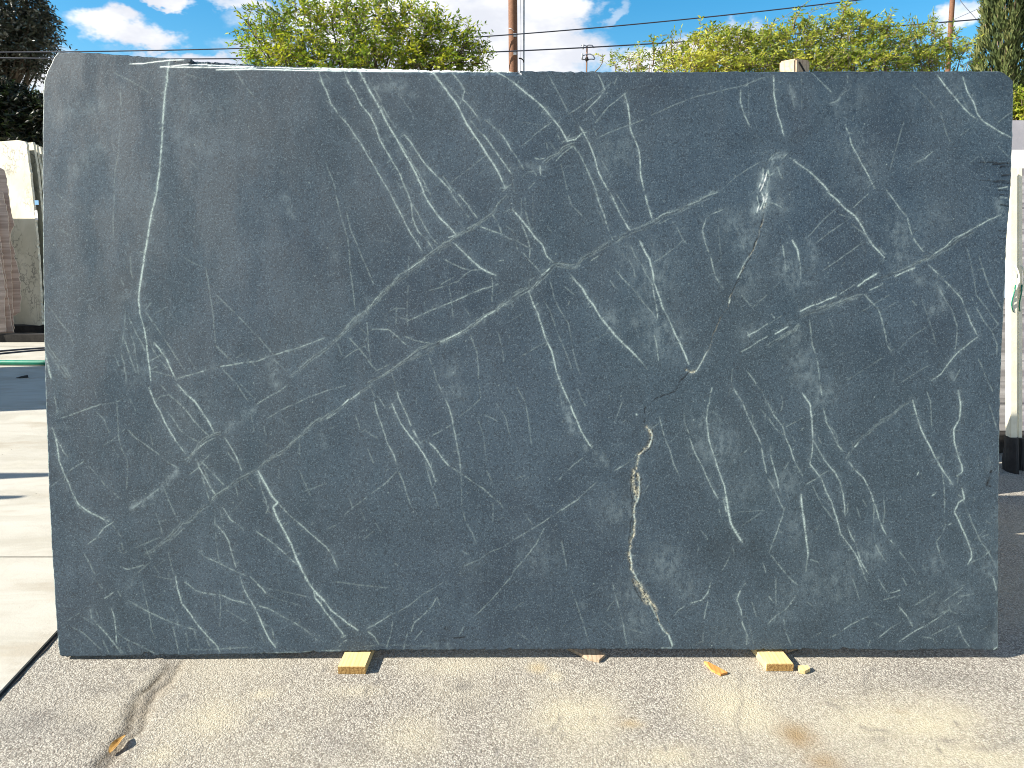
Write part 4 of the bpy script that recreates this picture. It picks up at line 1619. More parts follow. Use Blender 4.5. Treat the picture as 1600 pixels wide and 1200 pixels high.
def build_slab():
    NX, NY = 1320, 800
    s = np.linspace(0, 1, NX + 1)
    t = np.linspace(0, 1, NY + 1)

    def curve(tab, q, key, other):
        tab = np.array(tab, float)
        return np.interp(q, tab[:, key], tab[:, other])

    rngb = np.random.default_rng(8)
    # outline traced in image pixels -> row and column limits
    xs = 92 + s * (1560 - 92)
    xt = 91 + s * (1559 - 91)
    Bot = curve(BOT, xs, 0, 1)
    Top = curve(TOP, xt, 0, 1)
    # chipped lower arris
    def nz(n, lam, sd):
        m_ = int(n / lam) + 3
        return np.interp(np.arange(n), np.linspace(0, n, m_), np.random.default_rng(sd).normal(size=m_))
    chips = 0.5 * nz(NX + 1, 6, 1) + 0.5 * nz(NX + 1, 2.5, 2)
    big = np.clip(nz(NX + 1, 14, 3) - 0.8, 0, 2) * 2.8
    Bot = Bot - np.clip(big, 0, 4.5) + 0.8 * chips
    Top = Top + 0.35 * nz(NX + 1, 7, 4) + np.where((xt > 250) & (xt < 980), 0.6 * nz(NX + 1, 5, 5), 0)
    ly = 1026 + t * (82 - 1026)
    ry = 1016 + t * (111 - 1016)
    Lf = np.interp(-ly, -np.array(LEFT)[:, 0], np.array(LEFT)[:, 1]) + 0.25 * nz(NY + 1, 6, 6)
    Rf = np.interp(-ry, -np.array(RIGHT)[:, 0], np.array(RIGHT)[:, 1]) + 0.3 * nz(NY + 1, 7, 7)
    PX = Lf[:, None] * (1 - s[None, :]) + Rf[:, None] * s[None, :]
    # rows: blend of left and right heights at the corners, then top / bottom curves
    PY = Bot[None, :] * (1 - t[:, None]) + Top[None, :] * t[:, None]
    P = on_plane(PX, PY, SL_P, SL_N)                    # metres, on the leaning slab face

    def gpos(px, py):
        tt = (1020 - py) / (1020 - 100.0)
        for _ in range(3):
            tt = np.clip(tt, 0, 1)
            l, r = np.interp(tt, t, Lf), np.interp(tt, t, Rf)
            ss = np.clip((px - l) / (r - l), -0.01, 1.01)
            bb, tp = np.interp(ss, s, Bot), np.interp(ss, s, Top)
            tt = (bb - py) / (bb - tp)
        return ss * NX, tt * NY

    fld = {k: np.zeros((NY + 1, NX + 1)) for k in 'vhdk'}
    cellx = 1475.0 / NX
    rng_ = np.random.default_rng(21)
    tile = (0, 0)
    def pts_top(first):
        return float(first.split(',')[1]) / 4.0 + tile[1]

    for line in VEINS_AND_SHADING.strip().splitlines():  # edge highlights and saw-mark shadows are drawn among the veins as colour
        q = line.split()
        if len(q) == 1:
            tile = ('ABCD'.index(q[0][0]) * 400, int(q[0][1]) * 300)
            continue
        kind, wd, val = q[0], float(q[1]), float(q[2])
        if kind == 'v' and pts_top(q[3]) > 113:
            val *= 0.80 if wd < 1.15 else 0.88 if wd < 1.55 else 0.97
        if kind == 'r':
            val *= 0.52
        if kind == 'd' and val < 0.9 and wd > 1.45 and wd < 8:
            val *= 0.42
            wd *= 0.7
        pts = np.array([[float(v) for v in p.split(',')] for p in q[3:]])
        pts = pts / 4.0 + np.array(tile)
        if kind == 'h':                                   # soft clouded patch
            val *= 0.75 if 3 < wd < 12 and val < 0.7 else 1.0
            G = wander(pts, max(2.0, wd * 0.35), wd * 0.12, rng_)
            for p in G:
                gx, gy = gpos(*p)
                k = rng_.uniform(0.75, 1.15)
                stamp(fld['h'], gx, gy, wd * 0.62 / cellx, wd * 0.62 / cellx, val * k)
            continue
        if kind == 'd' and wd > 8:
            for p in wander(pts, wd * 0.4, wd * 0.1, rng_):
                gx, gy = gpos(*p)
                stamp(fld['d'], gx, gy, wd * 0.6 / cellx, wd * 0.6 / cellx, val * 0.55)
            continue
        if kind == 'k' and wd > 2:
            wd *= 1.35
        if kind == 'r':                                   # sheared band: broken strands side by side
            L_ = float(np.linalg.norm(np.diff(pts, axis=0), axis=1).sum())
            spine = wander(pts, 0.55, 0.8, rng_)
            tn = np.gradient(spine, axis=0)
            tn /= np.linalg.norm(tn, axis=1, keepdims=True) + 1e-9
            nr = np.stack([-tn[:, 1], tn[:, 0]], 1)
            for _ in range(int(L_ / 5.0)):
                ln_ = rng_.uniform(6, 34)
                k0 = int(rng_.uniform(0, max(1, len(spine) - 6)))
                k1 = min(len(spine), k0 + int(ln_ / 0.55))
                if k1 - k0 < 5:
                    continue
                off = rng_.choice([-1.15, 1.15, 0.0], p=[.4, .4, .2]) * wd + rng_.normal() * wd * 0.7
                drift = rng_.normal() * 1.6
                q_ = np.linspace(-0.5, 0.5, k1 - k0)
                seg = spine[k0:k1] + nr[k0:k1] * (off + drift * q_ + 0.3 * np.interp(q_, np.linspace(-.5, .5, 6), rng_.normal(size=6)))[:, None]
                isd = rng_.random() < 0.5
                vv_ = val * rng_.uniform(0.2, 1.0) ** 1.4 * (0.7 if isd else 0.88)
                pr = profile(len(seg), rng_, 0.5)
                for (px, py), k in zip(seg, pr):
                    gx, gy = gpos(px, py)
                    stamp(fld['d' if isd else 'v'], gx, gy, 0.5 if not isd else 0.75, 0.5 if not isd else 0.75, min(1, vv_ * k))
            for off, kd, vv_ in ((-0.5 * wd, 'v', 0.42), (0.6 * wd, 'd', 0.62), (1.7 * wd, 'v', 0.26)):
                seg = spine + nr * (off + 0.5 * np.interp(np.arange(len(spine)), np.linspace(0, len(spine), 9), rng_.normal(size=9)))[:, None]
                for (px, py), k in zip(seg, profile(len(seg), rng_, 0.55)):
                    gx, gy = gpos(px, py)
                    stamp(fld[kd], gx, gy, 0.5, 0.5, min(1, val * 1.4 * vv_ * k))
            for i in range(0, len(spine), 6):
                gx, gy = gpos(*spine[i])
                stamp(fld['h'], gx + rng_.normal(), gy + rng_.normal(), 2.2 * wd, 2.2 * wd, 0.26 * val * rng_.uniform(0.3, 1.3))
            continue
        straight = (kind == 'd' and wd < 4 and pts[:, 0].min() > 1510) or (kind == 'v' and pts[:, 1].max() < 111)  # dark streaks at the right edge paint the saw marks' grazing-light shadows
        amp = 0.12 if straight else 0.27 if kind == 'v' else 0.9
        G = wander(pts, 0.55, amp, rng_)
        pr = profile(len(G), rng_, 0.30 if kind == 'v' and val > 0.6 else 0.5)
        # line width in cells; thin lines keep the cell width and lose strength instead
        sg = wd * 0.32 / cellx
        gain = 1.0
        if sg < 0.45:
            gain = max(0.55, sg / 0.45)
            sg = 0.45
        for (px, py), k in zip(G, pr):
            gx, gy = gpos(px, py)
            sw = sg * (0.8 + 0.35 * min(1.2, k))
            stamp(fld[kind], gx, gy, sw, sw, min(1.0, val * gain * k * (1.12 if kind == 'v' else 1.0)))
        # faint mineral bloom and feathering beside the stronger veins
        if straight and kind == 'v':  # upper arris: sunlit white is painted into the colour
            for (px, py) in G:
                gx, gy = gpos(px, py)
                stamp(fld['h'], gx, gy, 0.9, 0.9, 1.0)
        if kind == 'v' and val >= 0.45 and len(G) > 30 and not straight:
            for i in range(0, len(G), 5):
                gx, gy = gpos(*G[i])
                stamp(fld['h'], gx + rng_.normal() * 1.2, gy + rng_.normal() * 1.0, 2.4 + wd, 2.4 + wd, 0.20 * val * rng_.uniform(0.5, 1.3))
            for i in range(int(len(G) * 0.05 * val)):
                j = rng_.integers(2, len(G) - 2)
                a = rng_.uniform(0, 2 * math.pi)
                Ln = rng_.uniform(2, 8)
                p1 = G[j] + np.array([math.cos(a), math.sin(a)]) * Ln
                for p in wander(np.array([G[j], p1]), 0.6, 0.3, rng_):
                    gx, gy = gpos(*p)
                    stamp(fld['v'], gx, gy, 0.52, 0.52, val * rng_.uniform(0.15, 0.4))
    # hair-fine scratches and stray threads all over the face
    for _ in range(170):
        x, y = rng_.uniform(80, 1555), rng_.uniform(115, 1010)
        a = rng_.choice([rad(62), rad(-33), rad(75), rad(-28)]) + rng_.normal() * 0.2
        Ln = rng_.uniform(5, 26)
        dx, dy = math.cos(a) * Ln, math.sin(a) * Ln
        val = rng_.uniform(0.05, 0.17)
        for p in wander(np.array([[x, y], [x + dx, y + dy]]), 0.7, 0.5, rng_):
            gx, gy = gpos(*p)
            stamp(fld['v'], gx, gy, 0.52, 0.52, val * rng_.uniform(0.5, 1.2))
    for _ in range(150):
        x, y = rng_.uniform(80, 1555), rng_.uniform(115, 1010)
        gx, gy = gpos(x, y)
        stamp(fld['v'], gx, gy, 0.5, 0.5, rng_.uniform(0.25, 0.75))
    # relief: the open fissure, saw marks, gouges and the arris
    for c_ in (0, 1, NX - 1, NX):                         # rim light painted as pale colour along both end edges
        rim = 0.45 + 0.35 * nz(NY + 1, 4, 40 + c_)
        fld['v'][:, c_] = np.maximum(fld['v'][:, c_], np.clip(rim, 0, 0.9))
    K, D, Vn = fld['k'], fld['d'], fld['v']
    hgt = -0.0022 * np.clip(K, 0, 1) * (0.5 + 0.8 * rngb.random(K.shape)) - 0.0016 * np.clip(D - 0.75, 0, 1) * 4
    hgt[:, :1] = -0.0042
    hgt[:, -1:] = -0.0030
    hgt[:1, :] = -0.0035
    hgt[-1:, :] = -0.0035
    toprow = (xt > 300) & (xt < 810)
    for r in range(1, 9):                                 # broken upper arris, roughly split
        hgt[-r, toprow] += -0.0020 * (9 - r) * (0.8 + 0.4 * rngb.random(toprow.sum()))
    P = P + hgt[..., None] * SL_N
    V = P.reshape(-1, 3)
    idx = np.arange(V.shape[0]).reshape(NY + 1, NX + 1)
    Q = np.stack([idx[:-1, :-1], idx[:-1, 1:], idx[1:, 1:], idx[1:, :-1]], -1).reshape(-1, 4)
    loop = np.concatenate([idx[0, :-1], idx[:-1, -1], idx[-1, :0:-1], idx[:0:-1, 0]])
    back = V[loop] - SL_N * THICK
    b0 = len(V)
    nl = len(loop)
    bi = b0 + np.arange(nl)
    nxt = np.roll(np.arange(nl), -1)
    side = np.stack([loop, bi, bi[nxt], loop[nxt]], -1)
    cpt = back.mean(0)[None]
    fan = np.stack([bi, np.full(nl, b0 + nl), np.full(nl, b0 + nl), bi[nxt]], -1)
    V2 = np.concatenate([V, back, cpt])
    allq = np.concatenate([Q, side])
    me = bpy.data.meshes.new("stone_slab")
    me.vertices.add(len(V2))
    me.vertices.foreach_set('co', V2.astype(np.float32).ravel())
    tri = np.stack([bi[nxt], bi, np.full(nl, b0 + nl)], -1)[:, ::-1]
    loops = np.concatenate([allq.ravel(), tri.ravel()]).astype(np.int32)
    me.loops.add(len(loops))
    me.loops.foreach_set('vertex_index', loops)
    nq, ntri = len(allq), len(tri)
    me.polygons.add(nq + ntri)
    st = np.concatenate([np.arange(nq) * 4, nq * 4 + np.arange(ntri) * 3]).astype(np.int32)
    tot = np.concatenate([np.full(nq, 4), np.full(ntri, 3)]).astype(np.int32)
    me.polygons.foreach_set('loop_start', st)
    me.polygons.foreach_set('loop_total', tot)
    mi = np.zeros(nq + ntri, np.int32)
    mi[len(Q):] = 1
    me.polygons.foreach_set('material_index', mi)
    sm = np.zeros(nq + ntri, bool)
    sm[:len(Q)] = True
    me.polygons.foreach_set('use_smooth', sm)
    me.update(calc_edges=True)
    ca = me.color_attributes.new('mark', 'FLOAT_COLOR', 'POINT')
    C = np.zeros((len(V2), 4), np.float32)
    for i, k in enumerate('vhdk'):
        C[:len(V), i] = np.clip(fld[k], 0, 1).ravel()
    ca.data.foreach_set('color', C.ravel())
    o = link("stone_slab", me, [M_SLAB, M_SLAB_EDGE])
    tag(o, "huge dark blue-grey soapstone slab with pale crossing veins leaning upright across the yard", "stone slab")
    return o


build_slab()

# ------------------------------------------------------------------ timber bits under and before the slab
def px_poly(s, z):
    return [at(*p, z=z) for p in poly_px(s)]


def wood_block(front_l, front_r, back_l, back_r, label, more=1.9):
    fl, fr, bl, br = [at(*p, z=BLOCK_H - 0.001) for p in (front_l, front_r, back_l, back_r)]
    dl, dr = (bl - fl) * more, (br - fr) * more
    d = (dl + dr) / 2
    top = [fl, fr, fr + d, fl + d]
    root = empty("wood_block", ((fl + fr) / 2) * 1.0)
    root.location.z = 0
    inv = -Vector(root.location)
    pts = [p + inv for p in top]
    body = prism("timber", pts, (0, 0, -(BLOCK_H - 0.0015)), M_PINE, root)
    bevel_obj(body, 0.0015, 2)
    # sawn end grain face, a sliver proud of the front
    dd = (-d.normalized()) * 0.0015
    a, b_ = pts[0] + dd, pts[1] + dd
    lo, hi = 0.0015, BLOCK_H - 0.003
    e = prism("end_grain", [Vector((a.x, a.y, lo)), Vector((b_.x, b_.y, lo)), Vector((b_.x, b_.y, hi)), Vector((a.x, a.y, hi))], -dd * 0.8, M_PINE_END, root)
    tag(root, label, "wood block")
    return root


wood_block((528, 1041), (571, 1041), (537, 1018), (582, 1018), "short pine block under the slab's left part, dark shadow on its right", 2.2)
wood_block((1198, 1037), (1240, 1037), (1181, 1018), (1227, 1018), "short pine block under the slab's right part with its left side sunlit", 2.2)

o = prism("wood_shim", px_poly("921,1028 936,1031 946,1022 925,1011 886,1011", 0.012), (0, 0, -0.011), M_POST)
tag(o, "thin wooden shim poking out under the slab's middle, only its tip sunlit", "wood shim")
o = prism("wood_chip", px_poly("1100,1033 1107,1034 1137,1050 1126,1053 1112,1046", 0.009), (0, 0, -0.008), M_ORANGE)
tag(o, "orange splintered wood chip lying on asphalt left of the right pine block", "wood chip")
o = prism("wood_chip", px_poly("1246,1040 1262,1039 1266,1044 1258,1048 1250,1047", 0.014), (0, 0, -0.013), M_PINE)
tag(o, "small yellow wood chip lying right beside the right pine block", "wood chip")


def dry_leaf():
    a, b_ = at(171, 1178, z=0.004), at(196, 1150, z=0.008)
    L = (b_ - a).length
    ax = (b_ - a).normalized()
    sd = ax.cross(Vector((0, 0, 1))).normalized()
    n, mrow = 13, 5
    V, Fc = [], []
    for i in range(n):
        u = i / (n - 1)
        wd = 0.46 * L * (math.sin(math.pi * u ** 0.8) ** 0.8) * 0.5 + 0.0006
        for j in range(mrow):
            v = j / (mrow - 1) * 2 - 1
            lift = 0.006 * abs(v) ** 1.3 * (wd / (0.2 * L)) + 0.004 * u * u + (0.007 * max(0, v)) * (wd / (0.2 * L))
            p = a + ax * (L * u) + sd * (wd * v * 0.85) + Vector((0, 0, lift + 0.001 * math.sin(9 * u + 3 * v)))
            V.append(p)
    for i in range(n - 1):
        for j in range(mrow - 1):
            Fc.append([i * mrow + j, i * mrow + j + 1, (i + 1) * mrow + j + 1, (i + 1) * mrow + j])
    root = empty("dry_leaf", a)
    root.location.z = 0
    base = Vector(root.location)
    blade = mesh("blade", [p - base for p in V], Fc, M_DRY, root, smooth=True)
    at_ = blade.data.attributes.new('tint', 'FLOAT', 'FACE')
    at_.data.foreach_set('value', [0.35 + 0.5 * ((k * 37) % 11) / 11 for k in range(len(Fc))])
    rib = [a + ax * (L * u) + Vector((0, 0, 0.0012 + 0.006 * u * u)) - base for u in np.linspace(0, 1.0, 8)]
    tube("midrib", rib, 0.0009, 0.0004, M_DEAD, root, 5)
    tag(root, "curled dry yellow-brown leaf lying in the asphalt crack at lower left", "leaf")


dry_leaf()

# timber rest behind the slab; only the head of one post shows over its upper edge
def timber_rest():
    root = empty("timber_rest", (0, yb_slab + 0.5, 0))
    off = -Vector(root.location)
    tl = math.tan(rad(SLAB_LEAN))
    for (px, zt) in ((1243, None), (430, 1.55)):
        zt2 = zt
        yfront = lambda z: yb_slab + THICK + 0.006 + (z - BLOCK_H) * tl + 0.045
        if zt is None:
            zt2 = at(1243, 94.5, Y=yfront(2.03)).z
        x = at(px, 130, Y=yfront(1.9)).x
        hw = 0.039
        ang = rad(32)
        pts0, pts1 = [], []
        for k in range(4):
            a = ang + math.pi / 4 + k * math.pi / 2
            dx, dy = math.cos(a) * hw * 1.38, math.sin(a) * hw * 1.1
            pts0.append(Vector((x + dx, yfront(0) + dy, 0.0)) + off)
            pts1.append(Vector((x + dx, yfront(zt2) + dy, zt2)) + off)
        V = pts0 + pts1
        fs = [[3, 2, 1, 0], [4, 5, 6, 7]] + [[i, (i + 1) % 4, 4 + (i + 1) % 4, 4 + i] for i in range(4)]
        p = mesh("post", V, fs, M_POST, root)
        bevel_obj(p, 0.006, 3)
        if px == 1243:                                    # drying split on the right-hand face of the head
            ca, cb2 = pts1[2], pts1[3]
            dn = (pts1[2] - pts0[2]).normalized()
            fx = cb2 - ca
            fn = fx.cross(dn).normalized()
            if fn.y > 0:
                fn = -fn
            pth = [ca + fx * u - dn * d_ + fn * 0.0006 for u, d_ in ((0.22, 0.012), (0.40, 0.026), (0.62, 0.044), (0.70, 0.060))]
            w_ = fx.normalized() * 0.0028 + dn * 0.002
            V_ = [q for p_ in pth for q in (p_ - w_, p_ + w_)]
            V_ += [q + fn * 0.0012 for q in V_]
            n2 = len(pth) * 2
            fs_ = []
            for i_ in range(len(pth) - 1):
                a_ = 2 * i_
                fs_ += [[a_, a_ + 1, a_ + 3, a_ + 2], [n2 + a_, n2 + a_ + 2, n2 + a_ + 3, n2 + a_ + 1], [a_, a_ + 2, n2 + a_ + 2, n2 + a_], [a_ + 1, n2 + a_ + 1, n2 + a_ + 3, a_ + 3]]
            mesh("split", V_, fs_, M_BLACK, root)
        # raking brace behind
        zb = zt2 * 0.7
        y0_ = yfront(zb) + 0.06
        prism("brace", [Vector((x - 0.03, y0_, zb)) + off, Vector((x + 0.03, y0_, zb)) + off, Vector((x + 0.03, y0_ + 0.9, 0)) + off, Vector((x - 0.03, y0_ + 0.9, 0)) + off], (0, 0.06, 0.03), M_POST, root)
    xa, xb = at(430, 600, Y=2.6).x, at(1243, 600, Y=2.6).x
    zc_ = 1.0
    yc = yb_slab + THICK + 0.006 + zc_ * tl + 0.095
    prism("crossbeam", [Vector((xa - 0.2, yc, zc_)) + off, Vector((xb + 0.2, yc, zc_)) + off, Vector((xb + 0.2, yc, zc_ + 0.09)) + off, Vector((xa - 0.2, yc, zc_ + 0.09)) + off], (0, 0.045, 0), M_POST, root)
    tag(root, "weathered timber post with a split, its head showing above the slab's upper edge", "timber post")


timber_rest()

# ------------------------------------------------------------------ stone yard on the left
def slab_outline(px_s, p0, n, thick, mats, name, label, cat="stone slab", group=None, jag=0.0, seed=1):
    pts = poly_px(px_s)
    if jag:
        rg = np.random.default_rng(seed)
        out = []
        for i, p in enumerate(pts):
            q = pts[(i + 1) % len(pts)]
            out.append(p)
            Ls = math.dist(p, q)
            if Ls > 6 and min(p[0], q[0]) > -25 and abs(p[1] - q[1]) > 3:
                k = int(Ls // 4)
                for j in range(1, k):
                    u = j / k
                    out.append((p[0] + (q[0] - p[0]) * u + rg.normal() * jag, p[1] + (q[1] - p[1]) * u))
        pts = out
    n = np.array(n, float)
    n /= np.linalg.norm(n)
    P = [Vector(on_plane(a, b, np.array(p0, float), n)) for (a, b) in pts]
    root_z = min(p.z for p in P)
    o = prism(name, P, Vector(-n) * thick, mats, mi_side=1)
    tag(o, label, cat, group)
    return o


nW = (-0.42, -0.90, 0.06)
GL = "cream slabs racked at left"
slab_outline("-60,223 0,221 28,219 38,221 41,224 46,262 52,316 60,400 66,507 62,509 -60,506", (-6.4, 10.0, 0), nW, 0.03, [M_WHITE_ST, M_WHITE_E], "stone_slab",
             "pale cream marble slab at far left, sunlit above and shaded with dark veins below", group=GL, jag=.3, seed=3)
for i, (s_, y_, lb) in enumerate([("-60,224 44,223 51,222 52,225 58,262 64,316 72,400 80,507 -60,507", 10.16, "cream slab with its pale edge just behind the front sunlit cream slab"),
                                  ("-60,226 50,226 57,226 63,262 69,316 78,400 88,507 -60,507", 10.32, "third cream slab in the left stack, a thin lit strip"),
                                  ("-60,229 58,229 63,229 69,262 75,316 84,400 94,507 -60,507", 10.48, "rearmost cream slab of the left stack, beside the big slab's edge")]):
    slab_outline(s_, (-6.4, y_, 0), nW, 0.03, [M_WHITE_ST, M_WHITE_E], "stone_slab", lb, group=GL, jag=.3, seed=7 + i)
nB = (0.40, -0.91, 0.05)
GB = "brown travertine slabs leaning at far left"
slab_outline("-28,262 0,262 6,265 9,275 12,292 15,320 22,352 17,362 16,375 22,393 29,425 33,463 31,488 23,493 -28,500", (-6.3, 9.62, 0), nB, 0.025, [M_BROWN, M_BROWN_E], "stone_slab",
             "rearmost brown travertine slab with a bulging ragged right edge", group=GB, jag=.8, seed=1)
slab_outline("-28,300 4,300 13,340 14,368 17,400 19,470 22,521 -28,523", (-6.3, 9.50, 0), nB, 0.025, [M_BROWN, M_BROWN_E], "stone_slab",
             "brown travertine slab second from the back with a straight pale edge", group=GB, jag=.5, seed=2)
slab_outline("-28,330 -6,330 0,370 5,410 12,458 17,500 20,518 -28,520", (-6.3, 9.40, 0), nB, 0.025, [M_BROWN, M_BROWN_E], "stone_slab",
             "brown travertine slab with a slanting pale edge in front of the straight-edged one", group=GB, jag=.5, seed=4)
slab_outline("-28,385 -4,388 0,402 5,430 8,460 7,480 9,519 -28,520", (-6.3, 9.30, 0), nB, 0.025, [M_BROWN, M_BROWN_E], "stone_slab",
             "front brown travertine slab, only its ragged edge showing at the frame's left", group=GB, jag=.6, seed=5)


def sticker(px_s, p0, n, m, parent_name=None, label=None, th=0.002):
    n = np.array(n, float)
    n /= np.linalg.norm(n)
    P = [Vector(on_plane(a, b, np.array(p0, float) + n * th, n)) for (a, b) in poly_px(px_s)]
    return prism("sticker", P, Vector(-n) * th * 0.7, m)


o = sticker("54,313 60,313 60.5,320 54.5,320", (-6.4, 9.99, 0), nW, M_STICK_B)
tag(o, "small blue sticker on the edge of the left cream stack", "sticker")
o = sticker("54,329 58,329 59.5,344 55.5,344", (-6.4, 9.99, 0), nW, M_STICK_W)
tag(o, "small white tag below the blue sticker on the left cream stack", "sticker")

rack = empty("slab_rack", (-6.6, 9.9, 0))
for (dx, dy) in ((-0.9, -0.6), (-0.9, 0.2), (-0.9, 0.9)):
    b_ = box("sleeper", dx - 0.6, dx + 2.4, dy - 0.08, dy + 0.08, 0.012, 0.11, M_BLACK, rack, 0.006)
tag(rack, "low dark timber sleepers carrying the left stone stack", "slab rack")

# slabs standing just out of the picture to the left; they throw the shade on the concrete
GO = "slabs standing beyond the left edge"
def plain_slab(x0, y0, x1, y1, h, th, m, label, lean=0.12, name="stone_slab", z0=0.012):
    d = Vector((x1 - x0, y1 - y0, 0))
    nn = Vector((d.y, -d.x, 0)).normalized()
    P = [Vector((x0, y0, z0)), Vector((x1, y1, z0)), Vector((x1, y1, h * 0.97)) + nn * lean - d * 0.01, Vector((x1, y1, h)) + nn * lean - d * 0.06, Vector((x0, y0, h)) + nn * lean]
    o = prism(name, P, nn * th, m, mi_side=1)
    tag(o, label, "stone slab", GO)
    return o


plain_slab(-7.0, 5.15, -7.0, 7.25, 2.25, 0.03, [M_GREY_ST, M_WHITE_E], "grey slab beyond the left edge casting the broad shade on the concrete")
plain_slab(-8.6, 10.36, -7.02, 9.62, 2.42, 0.03, [M_GREY_ST, M_WHITE_E], "grey slab beyond the left edge shading the cream stack")
plain_slab(-6.5, 3.75, -5.52, 3.75, 1.98, 0.03, [M_BROWN, M_BROWN_E], "brown slab beyond the left edge casting the farther streak of shadow")
plain_slab(-6.5, 3.38, -5.56, 3.38, 1.95, 0.03, [M_BROWN, M_BROWN_E], "brown slab beyond the left edge casting the nearer streak of shadow")

# hose and two cables across the concrete
def ground_line(name, pts_px, r, m, label, cat, wob=0.0, extend=True):
    P = [at(px, py, z=0.012 + r) for (px, py) in pts_px]
    tube(name, [tuple(p) for p in P], r, r, m, None, 10)
    o = bpy.context.scene.objects[-1] if False else None


def line_obj(name, P, r, m, label, cat, group=None, sides=8):
    o = tube(name, P, r, r, m, None, sides)
    return tag(o, label, cat, group)


hy = at(35, 566.5, z=0.04).y
line_obj("hose", [(x, hy + 0.02 * math.sin(x * 1.7) - 0.004 * (x + 5), 0.040) for x in np.linspace(-9, -3.2, 30)], 0.028, M_GREEN,
         "thick green hose lying across the concrete at left", "hose")
for (pyl, pyr, lb) in ((548.5, 543.5, "upper thin black cable lying on the sunlit concrete at left"), (552.5, 546.5, "lower thin black cable lying on the sunlit concrete at left")):
    a, b_ = at(0, pyl, z=0.022), at(70, pyr, z=0.022)
    d = b_ - a
    line_obj("cable", [tuple(a + d * u + Vector((0, 0.02 * math.sin(u * 3), 0))) for u in np.linspace(-3, 2.5, 24)], 0.010, M_WIRE, lb, "cable", "thin cables on the concrete")

# a dead leaf flake on the concrete
p = at(36, 590, z=0.013)
V = [p + Vector(q) for q in ((-0.07, 0, 0), (-0.02, -0.035, 0.012), (0.06, -0.01, 0.004), (0.03, 0.03, 0.022), (-0.03, 0.03, 0.010))]
o = mesh("leaf_scrap", V + [q - Vector((0, 0, 0.002)) for q in V], [[0, 1, 2, 3, 4], [9, 8, 7, 6, 5]] + [[(i + 1) % 5, i, 5 + i, 5 + (i + 1) % 5] for i in range(5)], M_BLACK)
tag(o, "small dark leaf scrap on the shaded concrete near the green hose", "leaf")

# ------------------------------------------------------------------ stone stack on the right
RL = math.tan(rad(11))                                  # the right stack leans back on its rack


def lean_pt(px, py, Y0):
    """sight line met with the leaning plane that starts at depth Y0 on the ground"""
    d = ray(px, py)
    t = (Y0 + CAMZ * RL) / (d[1] - d[2] * RL)
    return Vector((d[0] * t, d[1] * t, CAMZ + d[2] * t))


def face_slab(px_top, Y0, x0, x1, zb, th, mats, label, name="stone_slab"):
    zt = lean_pt(1590, px_top, Y0).z
    P = [Vector((x0, Y0 + zb * RL, zb)), Vector((x1, Y0 + zb * RL, zb)), Vector((x1, Y0 + zt * RL, zt)), Vector((x0, Y0 + zt * RL, zt))]
    o = prism(name, P, (0, th * math.cos(math.atan(RL)), -th * math.sin(math.atan(RL))), mats, mi_side=1)
    tag(o, label, "stone slab", "slabs racked at right")
    return o


YR = 4.75
face_slab(263, YR, 3.05, 5.6, 0.13, 0.03, [M_STRIPE, M_WHITE_E], "striped grey and white marble slab behind the cream posts at right")
face_slab(234, YR + 0.12, 3.1, 5.5, 0.13, 0.03, [M_PURE, M_WHITE_E], "plain white slab standing just behind the striped slab at right")
face_slab(188, YR + 0.26, 3.0, 5.6, 0.13, 0.03, [M_GREY_ST, M_WHITE_E], "tallest lavender grey slab at the back of the right stack")
pp = prism("paper_sheet", [lean_pt(*q, YR - 0.004) for q in ((1560, 402), (1578, 402), (1576.5, 466), (1558, 466))], (0, 0.002, 0), M_PAPER)
tag(pp, "blank pale blue paper sheet on the striped slab left of the cream posts", "paper")


